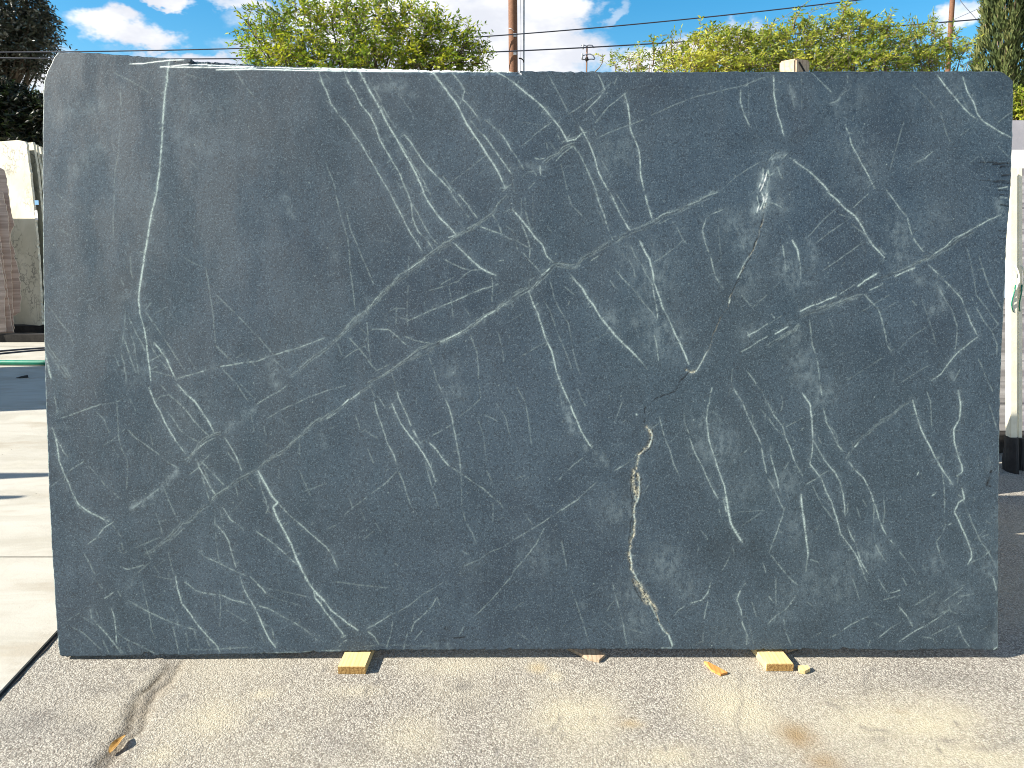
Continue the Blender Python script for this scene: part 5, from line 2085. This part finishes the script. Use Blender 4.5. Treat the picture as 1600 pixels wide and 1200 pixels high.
def rack_post(pxa, pxb, Y, label, seed):
    top, bot = lean_pt((pxa + pxb) / 2, 262, Y), lean_pt((pxa + pxb) / 2, 694, Y)
    hw = (lean_pt(pxb, 480, Y).x - lean_pt(pxa, 480, Y).x) / 2
    root = empty("rack_post", (bot.x, bot.y, 0))
    slx = (top.x - bot.x) / (top.z - bot.z)
    rg = np.random.default_rng(seed)
    at_z = lambda z: Vector((slx * (z - bot.z), RL * (z - bot.z), z))
    q = [at_z(bot.z) + Vector((-hw, 0, 0)), at_z(bot.z) + Vector((hw, 0, 0)), at_z(top.z) + Vector((hw, 0, 0)), at_z(top.z) + Vector((-hw, 0, 0))]
    bevel_obj(prism("upright", q, (0, 0.05, 0), M_CREAM, root), 0.003)
    V, Fc = [], []
    ns = 14
    lv = [(0.0, 1.25), (0.35, 1.35), (0.7, 1.15), (1.0, 1.12)]
    zlo = lean_pt(1585, 745, Y).z
    for li, (u, sc) in enumerate(lv):
        for k in range(ns):
            a = 2 * math.pi * k / ns
            z = zlo + (bot.z + 0.04 - zlo) * u + (rg.normal() * 0.02 if li == 0 else 0)
            r = 1 + 0.10 * rg.normal() * (1 - u)
            c_ = at_z(z)
            V.append((c_.x + math.cos(a) * hw * sc * 1.25 * r, c_.y + 0.025 + math.sin(a) * 0.045 * sc * r, z))
    for li in range(len(lv) - 1):
        for k in range(ns):
            j = (k + 1) % ns
            Fc.append([li * ns + k, li * ns + j, (li + 1) * ns + j, (li + 1) * ns + k])
    Fc += [list(range(ns))[::-1], [(len(lv) - 1) * ns + k for k in range(ns)]]
    mesh("shade_sleeve", V, Fc, M_SHADE_SLEEVE, root, smooth=False)  # black sleeve stands in for the shade on the post's lower end
    # frayed strap with a green thread
    for q in range(4):
        z0_ = lean_pt(1585, 415 + 10 * q, Y).z
        pts = [tuple(at_z(z0_ - 0.16 * u) + Vector((hw * math.sin(3 * u + q), -0.012 - 0.01 * math.sin(5 * u), 0))) for u in np.linspace(0, 1, 7)]
        tube("strap", pts, 0.005, 0.003, M_GREEN if q == 3 else M_CREAM, root, 5)
    c_ = at_z(0.0)
    box("foot", c_.x - hw * 1.4, c_.x + hw * 1.4, c_.y - 0.01, c_.y + 0.09, 0.0, zlo + 0.01, M_BLACK, root, 0.004)
    tag(root, label, "post", "cream rack posts at right")


rack_post(1579, 1589.6, 4.30, "left one of the two cream rack posts, with frayed strap and black sleeve standing in for its shaded foot", 1)
rack_post(1591.2, 1597.6, 4.36, "right one of the two cream rack posts, the thinner one", 2)
# unseen slabs added behind the big one to shade the ground beside it
for (x0_, x1_, y_, h_, lb) in ((-1.2, 2.2, 3.35, 1.45, "unseen grey slab added right behind the big soapstone slab for its shade"), (-0.6, 2.5, 3.9, 1.5, "unseen grey slab added second behind the big soapstone slab for its shade"),
                               (0.8, 2.78, 4.42, 0.62, "unseen low slab added third behind the big soapstone slab for its shade")):
    plain_slab(x0_, y_, x1_, y_, h_, 0.03, [M_GREY_ST, M_WHITE_E], lb, lean=-0.1, z0=0.0)
rack = empty("slab_rack", (4.2, 5.0, 0))
for dy in (-0.25, 0.12, 0.45):
    box("sleeper", -1.2, 1.4, dy - 0.06, dy + 0.06, 0.0, 0.125, M_BLACK, rack, 0.006)
tag(rack, "dark timber sleepers under the right stone stack", "slab rack")

# ------------------------------------------------------------------ poles and wires
def pole(px0, px1, Y, r0, r1, ztop, label, m=M_POLE, base=0.0):
    """px0 at the picture's upper border, px1 at the slab's edge"""
    a = at(px1, 108, Y=Y)
    b_ = at(px0, 0, Y=Y)
    sl = (b_.x - a.x) / (b_.z - a.z)
    root = empty("utility_pole", (a.x - sl * a.z, Y, base))
    tube("shaft", [(sl * z, 0, z) for z in np.linspace(0, ztop, 12)], r0, r1, m, root, 16)
    return root, sl


root, sl = pole(801.2, 802.0, 25.0, 0.155, 0.135, 10.5, "")
cx = at(818.6, 60, Y=25).x - root.location.x
tube("conduit", [(cx, 0.02, z) for z in np.linspace(0, 10.2, 8)], 0.028, 0.028, M_STEEL, root, 10)
cw = at(813.6, 60, Y=25).x - root.location.x
tube("riser_cable", [(cw + 0.01 * math.sin(z * 2), 0.04, z) for z in np.linspace(0, 10.2, 20)], 0.007, 0.007, M_WIRE_GREY, root, 6)
zb = at(812, 91, Y=25).z
tube("bracket", [(0.12, 0, zb), (0.2, 0, zb - 0.01), (0.28, 0, zb - 0.07), (cx - 0.01, 0.02, zb - 0.17)], 0.022, 0.018, M_BLACK, root, 8)
zb = at(812, 30, Y=25).z
tube("bracket", [(0.12, 0, zb + 1), (cx, 0.02, zb + 1)], 0.015, 0.015, M_BLACK, root, 8)
zs = at(795, 47, Y=25).z
tube("step", [(-0.19, -0.10, zs + 0.03), (-0.12, -0.14, zs + 0.01), (-0.03, -0.15, zs - 0.06)], 0.011, 0.011, M_STEEL, root, 6)
for py in (54.5, 82.8):
    zc_ = at(801, py, Y=24.8).z
    box("cable_clamp", -0.05, 0.05, -0.20, -0.13, zc_ - 0.05, zc_ + 0.05, M_STEEL, root, 0.006)
tag(root, "tall brown wooden utility pole rising behind the slab's middle, grey conduit beside it", "utility pole")
root, sl = pole(1488.2, 1481.2, 40.0, 0.135, 0.115, 14.5, "")
zt = 14.2
box("crossarm", -0.9 + sl * zt, 0.9 + sl * zt, -0.17, -0.13, zt - 0.5, zt - 0.38, M_POLE, root, 0.01)
tag(root, "slim leaning brown utility pole left of the cypress", "utility pole")

# far pole with two bracket arms
Yf = 95.0
pb, pt = at(916.5, 110, Y=Yf), at(916.5, 78, Y=Yf)
root = empty("utility_pole", (pb.x, Yf, 0))
k = Yf / F * 1.0
tube("shaft", [(0, 0, z) for z in np.linspace(0, at(916, 72, Y=Yf).z, 6)], 0.12, 0.09, M_POLE, root, 8)


def farm(name, pts, r, m):
    tube(name, [(at(px, py, Y=Yf).x - pb.x, -0.05, at(px, py, Y=Yf).z) for px, py in pts], r, r, m, root, 6)


farm("arm", [(908, 71), (912, 70.5), (916, 72), (920, 70.5), (925, 71), (928.5, 75)], 0.07, M_WIRE_GREY)
farm("arm", [(910, 87.5), (916.5, 85), (922, 84.5), (927, 87), (929.5, 92)], 0.07, M_WIRE_GREY)
farm("arm", [(910, 93.5), (916.5, 93), (924, 92.5), (929, 93)], 0.06, M_WIRE)
farm("insulator", [(911, 70), (911, 77)], 0.12, M_STEEL)
farm("insulator", [(909.5, 84), (909.5, 93)], 0.14, M_STEEL)
farm("transformer", [(916.3, 90), (917.3, 95)], 0.22, M_BLACK)
tag(root, "small distant utility pole with curved bracket arms right of the tall pole", "utility pole")


def wire(px_s, Y, r, m, label, group):
    pts = np.array(poly_px(px_s))
    xs = np.linspace(pts[0, 0], pts[-1, 0], 60)
    # smooth sag through points traced in image pixels
    co = np.polyfit(pts[:, 0], pts[:, 1], min(4, len(pts) - 1))
    P = [tuple(at(x, float(np.polyval(co, x)), Y=Y)) for x in xs]
    return line_obj("power_line", P, r, m, label, "cable", group, 6)


GWi = "overhead lines strung across the sky"
wire("-400,86 0,81.5 100,81 400,75 750,57.5 1000,37 1200,16.5 1343,0 1700,-44", 24.8, 0.019, M_WIRE, "upper overhead line crossing the tall pole and leaving the frame over the hedge", GWi)
wire("-400,84 0,90.5 360,91.5 400,91 750,83 1000,69 1200,55.5 1500,33 1590,25.5 1800,8", 24.8, 0.021, M_WIRE, "lower overhead line running just above the slab's edge towards the cypress", GWi)
for s_, lb in (("1150,68 1215,32 1267,0 1330,-40", "leftmost thin faint line slanting up over the hedge"), ("1150,76 1220,40 1300,0 1360,-30", "middle thin faint line slanting up over the hedge"),
               ("1180,72 1245,44 1335,3 1400,-26", "rightmost thin faint line slanting up over the hedge"),
               ("1440,52 1480,35 1512,21 1560,0", "thin faint line slanting up between the leaning pole and the cypress"), ("1495,-8 1500,0 1513,16 1530,36", "short faint line slanting down beside the cypress top")):
    wire(s_, 44.0, 0.016, M_WIRE_GREY, lb, "thin faint lines in the upper right sky")


# ------------------------------------------------------------------ vegetation
def leaf_mesh(name, P, D, Nn, L, W, tint, m, parent, fold=0.25):
    """one folded pointed leaf of two triangles for each row"""
    S = np.cross(D, Nn)
    S /= np.linalg.norm(S, axis=1, keepdims=True) + 1e-9
    N2 = np.cross(S, D)
    mid = P + D * (L * 0.42)[:, None]
    up = N2 * (W * fold)[:, None]
    V = np.stack([P, mid + S * (W * 0.5)[:, None] + up, P + D * L[:, None], mid - S * (W * 0.5)[:, None] + up], 1).reshape(-1, 3)
    n_ = len(P)
    i = np.arange(n_) * 4
    T = np.concatenate([np.stack([i, i + 1, i + 2], 1), np.stack([i, i + 2, i + 3], 1)])
    o, me = mesh_np(name, V, T, 3, m, parent)
    a = me.attributes.new('tint', 'FLOAT', 'FACE')
    a.data.foreach_set('value', np.concatenate([tint, tint]).astype(np.float32))
    o['kind'] = 'stuff'
    return o


def unit(v):
    return v / (np.linalg.norm(v, axis=-1, keepdims=True) + 1e-9)


def sprigs(B, D, Ls, npair, leafL, leafW, rg, droop=0.25, spread=0.9, tint0=0.5, tvar=0.25):
    """compound sprays: leaflets in pairs along a drooping stalk. Returns leaf arrays and stalk paths"""
    n_ = len(B)
    u = np.linspace(0.15, 1.0, npair)
    side = unit(np.cross(D, rg.normal(size=(n_, 3)) * 0.6 + np.array([0, 0, 1.0])))
    q = B[:, None, :] + D[:, None, :] * (Ls[:, None] * u)[..., None]
    q = q + np.array([0, 0, -1.0]) * (droop * Ls[:, None] * u ** 2)[..., None]
    Pl, Dl = [], []
    for sgn in (-1, 1):
        d = unit(side[:, None, :] * sgn * spread + D[:, None, :] * 0.75 + rg.normal(size=(n_, npair, 3)) * 0.28 + np.array([0, 0, -0.25]))
        Pl.append(q.reshape(-1, 3))
        Dl.append(d.reshape(-1, 3))
    Pl, Dl = np.concatenate(Pl), np.concatenate(Dl)
    Nl = unit(np.cross(Dl, rg.normal(size=Dl.shape)) + np.array([-0.25, -0.1, 0.9]) * 0.9)
    k = len(Pl)
    L = leafL * rg.uniform(0.65, 1.25, k)
    W = leafW * rg.uniform(0.75, 1.2, k)
    base_t = np.repeat(rg.normal(tint0, tvar * 1.1, n_), npair)
    tint = np.clip(np.concatenate([base_t, base_t]) + rg.normal(0, tvar * 0.6, k), 0, 1)
    stalk = np.stack([B, B + D * Ls[:, None] * 0.5 - np.array([0, 0, 1.0]) * (droop * Ls * 0.25)[:, None], B + D * Ls[:, None] - np.array([0, 0, 1.0]) * (droop * Ls)[:, None]], 1)
    return Pl, Dl, Nl, L, W, tint, stalk


def stalks_np(S, r):
    """three-sided stalks, joined arrays; S (n,3,3)"""
    n_ = len(S)
    d = unit(S[:, 2] - S[:, 0])
    a = unit(np.cross(d, np.array([0.3, 0.2, 1.0])))
    b_ = np.cross(d, a)
    rings = []
    for i, f in enumerate((1.0, 0.7, 0.3)):
        for ang in (0, 2.094, 4.189):
            rings.append(S[:, i] + (a * math.cos(ang) + b_ * math.sin(ang)) * r * f)
    V = np.stack(rings, 1)                              # n,9,3
    base = (np.arange(n_) * 9)[:, None]
    fs = []
    for i in (0, 3):
        for j in range(3):
            k = (j + 1) % 3
            fs.append(np.stack([i + j, i + k, i + 3 + k, i + 3 + j]))
    fs = np.array(fs)
    Q = (base[:, None] + fs[None]).reshape(-1, 4)
    return V.reshape(-1, 3), Q


def px_clump(px, py, Y, rx, ry, dy=0.0, rd=0.6):
    c = at(px, py, Y=Y + dy)
    k = float(Y / ray(px, py)[1]) / F
    return np.array(c), np.array([rx * k, rd, ry * k])


def leafy(name, label, cat, Y, clumps, trunk_px, per, leafL, leafW, sprigL, npair, m, seed, tint0=0.5, tvar=0.25, droop=0.25, shoots=(), stalk_m=None, group=None, trunk_r=0.09, up=0.5, yellow=None, ground=0.0, fork=0.45):
    rg = np.random.default_rng(seed)
    base = at(trunk_px, 300, Y=Y)
    base = np.array([base.x, Y, ground])
    root = empty(name, tuple(base))
    B, D = [], []
    limb = []
    tops = np.array([c for c, r in [px_clump(*cl[:2], Y, cl[2], cl[3], *cl[4:6]) for cl in clumps]])
    zf = max(0.5, fork * tops[:, 2].min())
    fork_p = base + np.array([0.05, 0.0, zf])
    limb.append(([base - base, (base * 0.5 + fork_p * 0.5 + np.array([0.06, 0.02, 0])) - base, fork_p - base], trunk_r, trunk_r * 0.8, 9))
    for cl in clumps:
        c, r = px_clump(*cl[:2], Y, cl[2], cl[3], *cl[4:6])
        dens = cl[6] if len(cl) > 6 else 1.0
        n_ = int(per * dens)
        d = unit(rg.normal(size=(n_, 3)))
        rr = rg.uniform(0.25, 1.0, n_) ** 0.5
        p = c + d * r * rr[:, None] * 0.88
        B.append(p)
        D.append(unit(d * 0.8 + np.array([0, 0, up]) + rg.normal(size=(n_, 3)) * 0.45))
        mid = fork_p * 0.45 + c * 0.55 + rg.normal(size=3) * 0.12
        limb.append(([fork_p - base - np.array([0, 0, 0.05]), mid - base, c - base], trunk_r * 0.55, trunk_r * 0.12, 6))
        for _ in range(5):
            e = c + unit(rg.normal(size=3)) * r * 0.85
            limb.append(([mid - base, (mid + e) / 2 + rg.normal(size=3) * 0.05 - base, e - base], trunk_r * 0.22, trunk_r * 0.06, 4))
    for (px0, py0, px1, py1, k) in shoots:              # upright leading shoots
        a, b_ = np.array(at(px0, py0, Y=Y)), np.array(at(px1, py1, Y=Y))
        b_ = b_ + np.array([0, rg.normal() * 0.2, 0])
        u = np.sort(rg.uniform(0.1, 1.0, k))
        bend = np.array([rg.normal() * 0.06, rg.normal() * 0.06, 0])
        line = a + (b_ - a) * u[:, None] + bend * np.sin(u * math.pi)[:, None]
        B.append(line)
        D.append(unit(rg.normal(size=(k, 3)) * 0.8 + np.array([0, 0, 0.75])))
        uu = np.linspace(0, 1, 5)
        limb.append((list(a + (b_ - a) * uu[:, None] + bend * np.sin(uu * math.pi)[:, None] - base), 0.011, 0.003, 4))
    B, D = np.concatenate(B), np.concatenate(D)
    Ls = sprigL * rg.uniform(0.6, 1.3, len(B))
    Pl, Dl, Nl, L, W, tint, stalk = sprigs(B, D, Ls, npair, leafL, leafW, rg, droop, 0.9, tint0, tvar)
    if yellow is not None:
        for (ypx, ypy, yr, amt) in yellow:
            yc = np.array(at(ypx, ypy, Y=Y))
            dd = np.linalg.norm((Pl - yc) * np.array([1, 0.4, 1]), axis=1)
            tint = np.clip(tint + amt * np.exp(-(dd / (yr * Y / F)) ** 2), 0, 1)
    multi_tube("trunk", limb, stalk_m or M_BARK, root)
    crown = leaf_mesh("crown", Pl - base, Dl, Nl, L, W, tint, m, root)
    V, Q = stalks_np(stalk - base, 0.0045)
    mesh_np("twigs", V, Q, 4, M_DEAD, root)[0]["kind"] = "stuff"
    tag(root, label, cat, group)
    return root


# tree behind the slab, left of the pole
leafy("leafy_tree", "round light green leafy tree showing above the slab, left of the tall pole", "tree", 13.0,
      [(415, 72, 34, 40, 0, .4, .8), (470, 50, 46, 44, 0, .5), (530, 62, 50, 44, .1, .5, 1.1), (585, 52, 46, 42, -.1, .5, 1.1), (640, 62, 48, 42, 0, .5, 1.1), (690, 70, 40, 38, .1, .4, .9), (725, 88, 26, 24, 0, .3, .45),
       (440, 105, 46, 32, -.2, .5, 1.1), (520, 112, 60, 36, -.3, .5, 1.3), (600, 110, 60, 36, -.3, .5, 1.3), (675, 108, 50, 32, -.2, .5, 1.1), (560, 170, 130, 50, 0, .8, 1.2)],
      565, 150, 0.085, 0.030, 0.34, 5, M_LEAF_A, 31, 0.5, 0.28,
      shoots=[(470, 40, 466, 2, 14), (490, 40, 497, 2, 14), (545, 40, 552, 12, 10), (600, 30, 604, 8, 12), (572, 30, 575, -3, 10), (640, 40, 636, 12, 12), (665, 45, 662, 22, 8), (690, 50, 692, 24, 10), (722, 80, 726, 42, 10), (735, 95, 752, 68, 9), (738, 100, 762, 98, 6), (400, 60, 392, 22, 10), (420, 40, 418, 18, 9), (705, 60, 703, 38, 6), (520, 30, 523, 12, 8)],
      yellow=[(450, 88, 28, .5), (640, 70, 40, .25), (510, 50, 25, .25)], trunk_r=.12)

GH = "light green hedge shrubs above the slab at right"
leafy("shrub", "sparse twiggy shrub at the left end of the right-hand hedge", "shrub", 12.0,
      [(985, 104, 24, 8, 0, .3, .16), (1015, 102, 24, 10, 0, .3, .20), (1040, 98, 16, 14, 0, .3, .28), (1000, 150, 50, 30, 0, .5, .5)], 1005, 110, 0.062, 0.022, 0.20, 5, M_LEAF_Y, 41, 0.5, .25,
      shoots=[(962, 110, 958, 88, 8), (985, 108, 984, 84, 8), (1004, 108, 1008, 74, 9), (1020, 105, 1015, 70, 10), (1040, 100, 1042, 60, 14), (1060, 100, 1060, 66, 10), (930, 112, 937, 92, 2)], group=GH, trunk_r=.05, stalk_m=M_DEAD)
leafy("shrub", "bushy hedge shrub with yellow-green foot, left of the timber post head", "shrub", 11.8,
      [(1088, 90, 20, 24, 0, .4, .8), (1114, 76, 26, 28, 0, .4, 1), (1140, 78, 26, 28, 0, .4, 1.1), (1170, 82, 26, 26, 0, .4, 1), (1195, 84, 24, 26, 0, .4, 1), (1070, 104, 34, 12, -.25, .4, 1.0), (1120, 106, 40, 14, -.3, .4, 1.2), (1175, 108, 34, 14, -.3, .4, 1.1), (1130, 160, 70, 40, 0, .6, 1)],
      1130, 92, 0.074, 0.026, 0.20, 4, M_LEAF_Y, 42, 0.5, .25,
      shoots=[(1090, 70, 1092, 50, 7), (1105, 60, 1103, 42, 8), (1137, 60, 1139, 42, 9), (1165, 65, 1163, 50, 7), (1195, 65, 1199, 46, 8)], yellow=[(1080, 106, 40, .55), (1130, 106, 30, .3)], group=GH, trunk_r=.07, stalk_m=M_DEAD)
leafy("shrub", "yellow-green hedge shrub directly behind the timber post head", "shrub", 12.1,
      [(1215, 84, 24, 28, 0, .4, 1), (1245, 70, 26, 30, 0, .4, 1), (1272, 80, 24, 28, 0, .4, .9), (1225, 104, 30, 14, -.3, .4, 1.1), (1275, 104, 30, 16, -.3, .4, 1.1), (1245, 160, 60, 40, 0, .6, 1)],
      1245, 92, 0.074, 0.026, 0.20, 4, M_LEAF_Y, 43, 0.55, .25,
      shoots=[(1215, 65, 1212, 46, 8), (1240, 50, 1238, 30, 9), (1256, 50, 1260, 24, 9), (1275, 60, 1283, 40, 7)], yellow=[(1215, 95, 26, .3)], group=GH, trunk_r=.07, stalk_m=M_DEAD)
leafy("shrub", "tallest hedge shrub with long leafy shoots, right of the timber post head", "shrub", 12.0,
      [(1305, 66, 26, 34, 0, .4, .9), (1332, 60, 24, 34, 0, .4, 1), (1362, 68, 26, 32, 0, .4, 1), (1388, 76, 22, 28, 0, .4, .9), (1310, 100, 30, 16, -.2, .4, 1), (1350, 102, 34, 16, -.3, .4, 1.2), (1385, 104, 26, 12, -.2, .4, .9), (1345, 160, 60, 40, 0, .6, 1)],
      1345, 92, 0.074, 0.026, 0.20, 4, M_LEAF_Y, 44, 0.5, .25,
      shoots=[(1310, 45, 1308, 16, 12), (1322, 40, 1324, 6, 14), (1298, 60, 1290, 36, 8), (1343, 45, 1346, 24, 9), (1365, 50, 1366, 24, 9), (1385, 60, 1386, 28, 10), (1395, 70, 1404, 46, 8), (1283, 80, 1276, 30, 8)], group=GH, trunk_r=.07, stalk_m=M_DEAD)
leafy("shrub", "thin open hedge shrub between the tall shoots and the leaning pole", "shrub", 12.2,
      [(1420, 78, 14, 26, 0, .3, .6), (1450, 68, 18, 26, 0, .3, .55), (1440, 98, 26, 14, -.2, .3, .7), (1465, 90, 16, 20, 0, .3, .35), (1500, 92, 16, 20, 0, .3, .5), (1450, 155, 50, 36, 0, .5, .8)],
      1450, 115, 0.062, 0.022, 0.21, 5, M_LEAF_Y, 45, 0.45, .25,
      shoots=[(1420, 70, 1418, 44, 8), (1440, 60, 1436, 38, 8), (1455, 55, 1461, 24, 7), (1470, 80, 1474, 50, 6), (1500, 90, 1502, 68, 6), (1497, 60, 1494, 50, 8), (1440, 110, 1452, 78, 3), (1452, 112, 1456, 84, 3)], group=GH, trunk_r=.06, stalk_m=M_DEAD)
leafy("shrub", "small yellow-green bush at the right edge above the lavender grey slab", "shrub", 7.2,
      [(1600, 172, 26, 24, 0, .25, 1.6), (1630, 165, 30, 30, 0, .3, 1.5), (1610, 200, 40, 24, 0, .3, 1)], 1610, 120, 0.055, 0.02, 0.14, 5, M_LEAF_Y, 46, 0.5, .25, trunk_r=.05, stalk_m=M_DEAD)


def conifer():
    rg = np.random.default_rng(51)
    Y = 16.0
    base = np.array(at(1553, 300, Y=Y))
    base = np.array([base[0], Y, 0.0])
    k = float(Y / ray(1553, 60)[1]) / F
    root = empty("cypress_tree", tuple(base))
    H = 9.5
    n_ = 9000
    z = rg.uniform(0.3, H, n_)
    R = 46 * k * np.clip(np.minimum(1.0, (H - z) / 3.4), 0.02, 1) ** 0.7 * np.clip(0.75 + z / 6, 0.75, 1.0)
    th = rg.uniform(0, 2 * math.pi, n_)
    # flame-like vertical ridges
    lump = 1 + 0.10 * np.sin(th * 7 + z * 1.1) + 0.07 * np.sin(th * 12 - z * 2.3 + 1.3) + 0.06 * np.sin(z * 4.0 + th * 3)
    r = R * lump * rg.uniform(0.78, 1.04, n_)
    P = np.stack([r * np.cos(th), r * np.sin(th), z], 1)
    out = np.stack([np.cos(th), np.sin(th), np.zeros(n_)], 1)
    AP, AD, AN, AL, AW, AT = [], [], [], [], [], []
    for q in range(5):
        d = unit(out * rg.uniform(0.25, 0.8, (n_, 1)) + np.array([0, 0, 1.0]) + rg.normal(size=(n_, 3)) * 0.28)
        AP.append(P + rg.normal(size=(n_, 3)) * 0.025)
        AD.append(d)
        AN.append(unit(out + rg.normal(size=(n_, 3)) * 0.5))
        AL.append(rg.uniform(0.09, 0.20, n_))
        AW.append(rg.uniform(0.022, 0.045, n_))
        AT.append(np.clip(0.45 + 0.25 * np.sin(th * 7 + z * 1.1) + rg.normal(0, 0.22, n_), 0, 1))
    leaf_mesh("crown", np.concatenate(AP), np.concatenate(AD), np.concatenate(AN), np.concatenate(AL), np.concatenate(AW), np.concatenate(AT), M_CYP, root, 0.35)
    limb = [([(0, 0, 0), (0.02, 0, 4), (0, 0, H - 0.3)], 0.16, 0.02, 10)]
    for i in range(46):
        z0 = rg.uniform(2.0, 7.5)
        a = rg.uniform(math.pi * 0.95, math.pi * 1.5)
        rr = 44 * k * rg.uniform(0.95, 1.12)
        limb.append(([(0, 0, z0 - 0.5), (math.cos(a) * rr * 0.6, math.sin(a) * rr * 0.6, z0), (math.cos(a) * rr, math.sin(a) * rr, z0 + rg.uniform(0.3, 0.7))], 0.02, 0.006, 4))
    multi_tube("trunk", limb, M_DEAD, root)
    tag(root, "tall dark columnar cypress at the right, sunlit on its left side", "tree")


conifer()

# dark tree and evergreen mass at the left
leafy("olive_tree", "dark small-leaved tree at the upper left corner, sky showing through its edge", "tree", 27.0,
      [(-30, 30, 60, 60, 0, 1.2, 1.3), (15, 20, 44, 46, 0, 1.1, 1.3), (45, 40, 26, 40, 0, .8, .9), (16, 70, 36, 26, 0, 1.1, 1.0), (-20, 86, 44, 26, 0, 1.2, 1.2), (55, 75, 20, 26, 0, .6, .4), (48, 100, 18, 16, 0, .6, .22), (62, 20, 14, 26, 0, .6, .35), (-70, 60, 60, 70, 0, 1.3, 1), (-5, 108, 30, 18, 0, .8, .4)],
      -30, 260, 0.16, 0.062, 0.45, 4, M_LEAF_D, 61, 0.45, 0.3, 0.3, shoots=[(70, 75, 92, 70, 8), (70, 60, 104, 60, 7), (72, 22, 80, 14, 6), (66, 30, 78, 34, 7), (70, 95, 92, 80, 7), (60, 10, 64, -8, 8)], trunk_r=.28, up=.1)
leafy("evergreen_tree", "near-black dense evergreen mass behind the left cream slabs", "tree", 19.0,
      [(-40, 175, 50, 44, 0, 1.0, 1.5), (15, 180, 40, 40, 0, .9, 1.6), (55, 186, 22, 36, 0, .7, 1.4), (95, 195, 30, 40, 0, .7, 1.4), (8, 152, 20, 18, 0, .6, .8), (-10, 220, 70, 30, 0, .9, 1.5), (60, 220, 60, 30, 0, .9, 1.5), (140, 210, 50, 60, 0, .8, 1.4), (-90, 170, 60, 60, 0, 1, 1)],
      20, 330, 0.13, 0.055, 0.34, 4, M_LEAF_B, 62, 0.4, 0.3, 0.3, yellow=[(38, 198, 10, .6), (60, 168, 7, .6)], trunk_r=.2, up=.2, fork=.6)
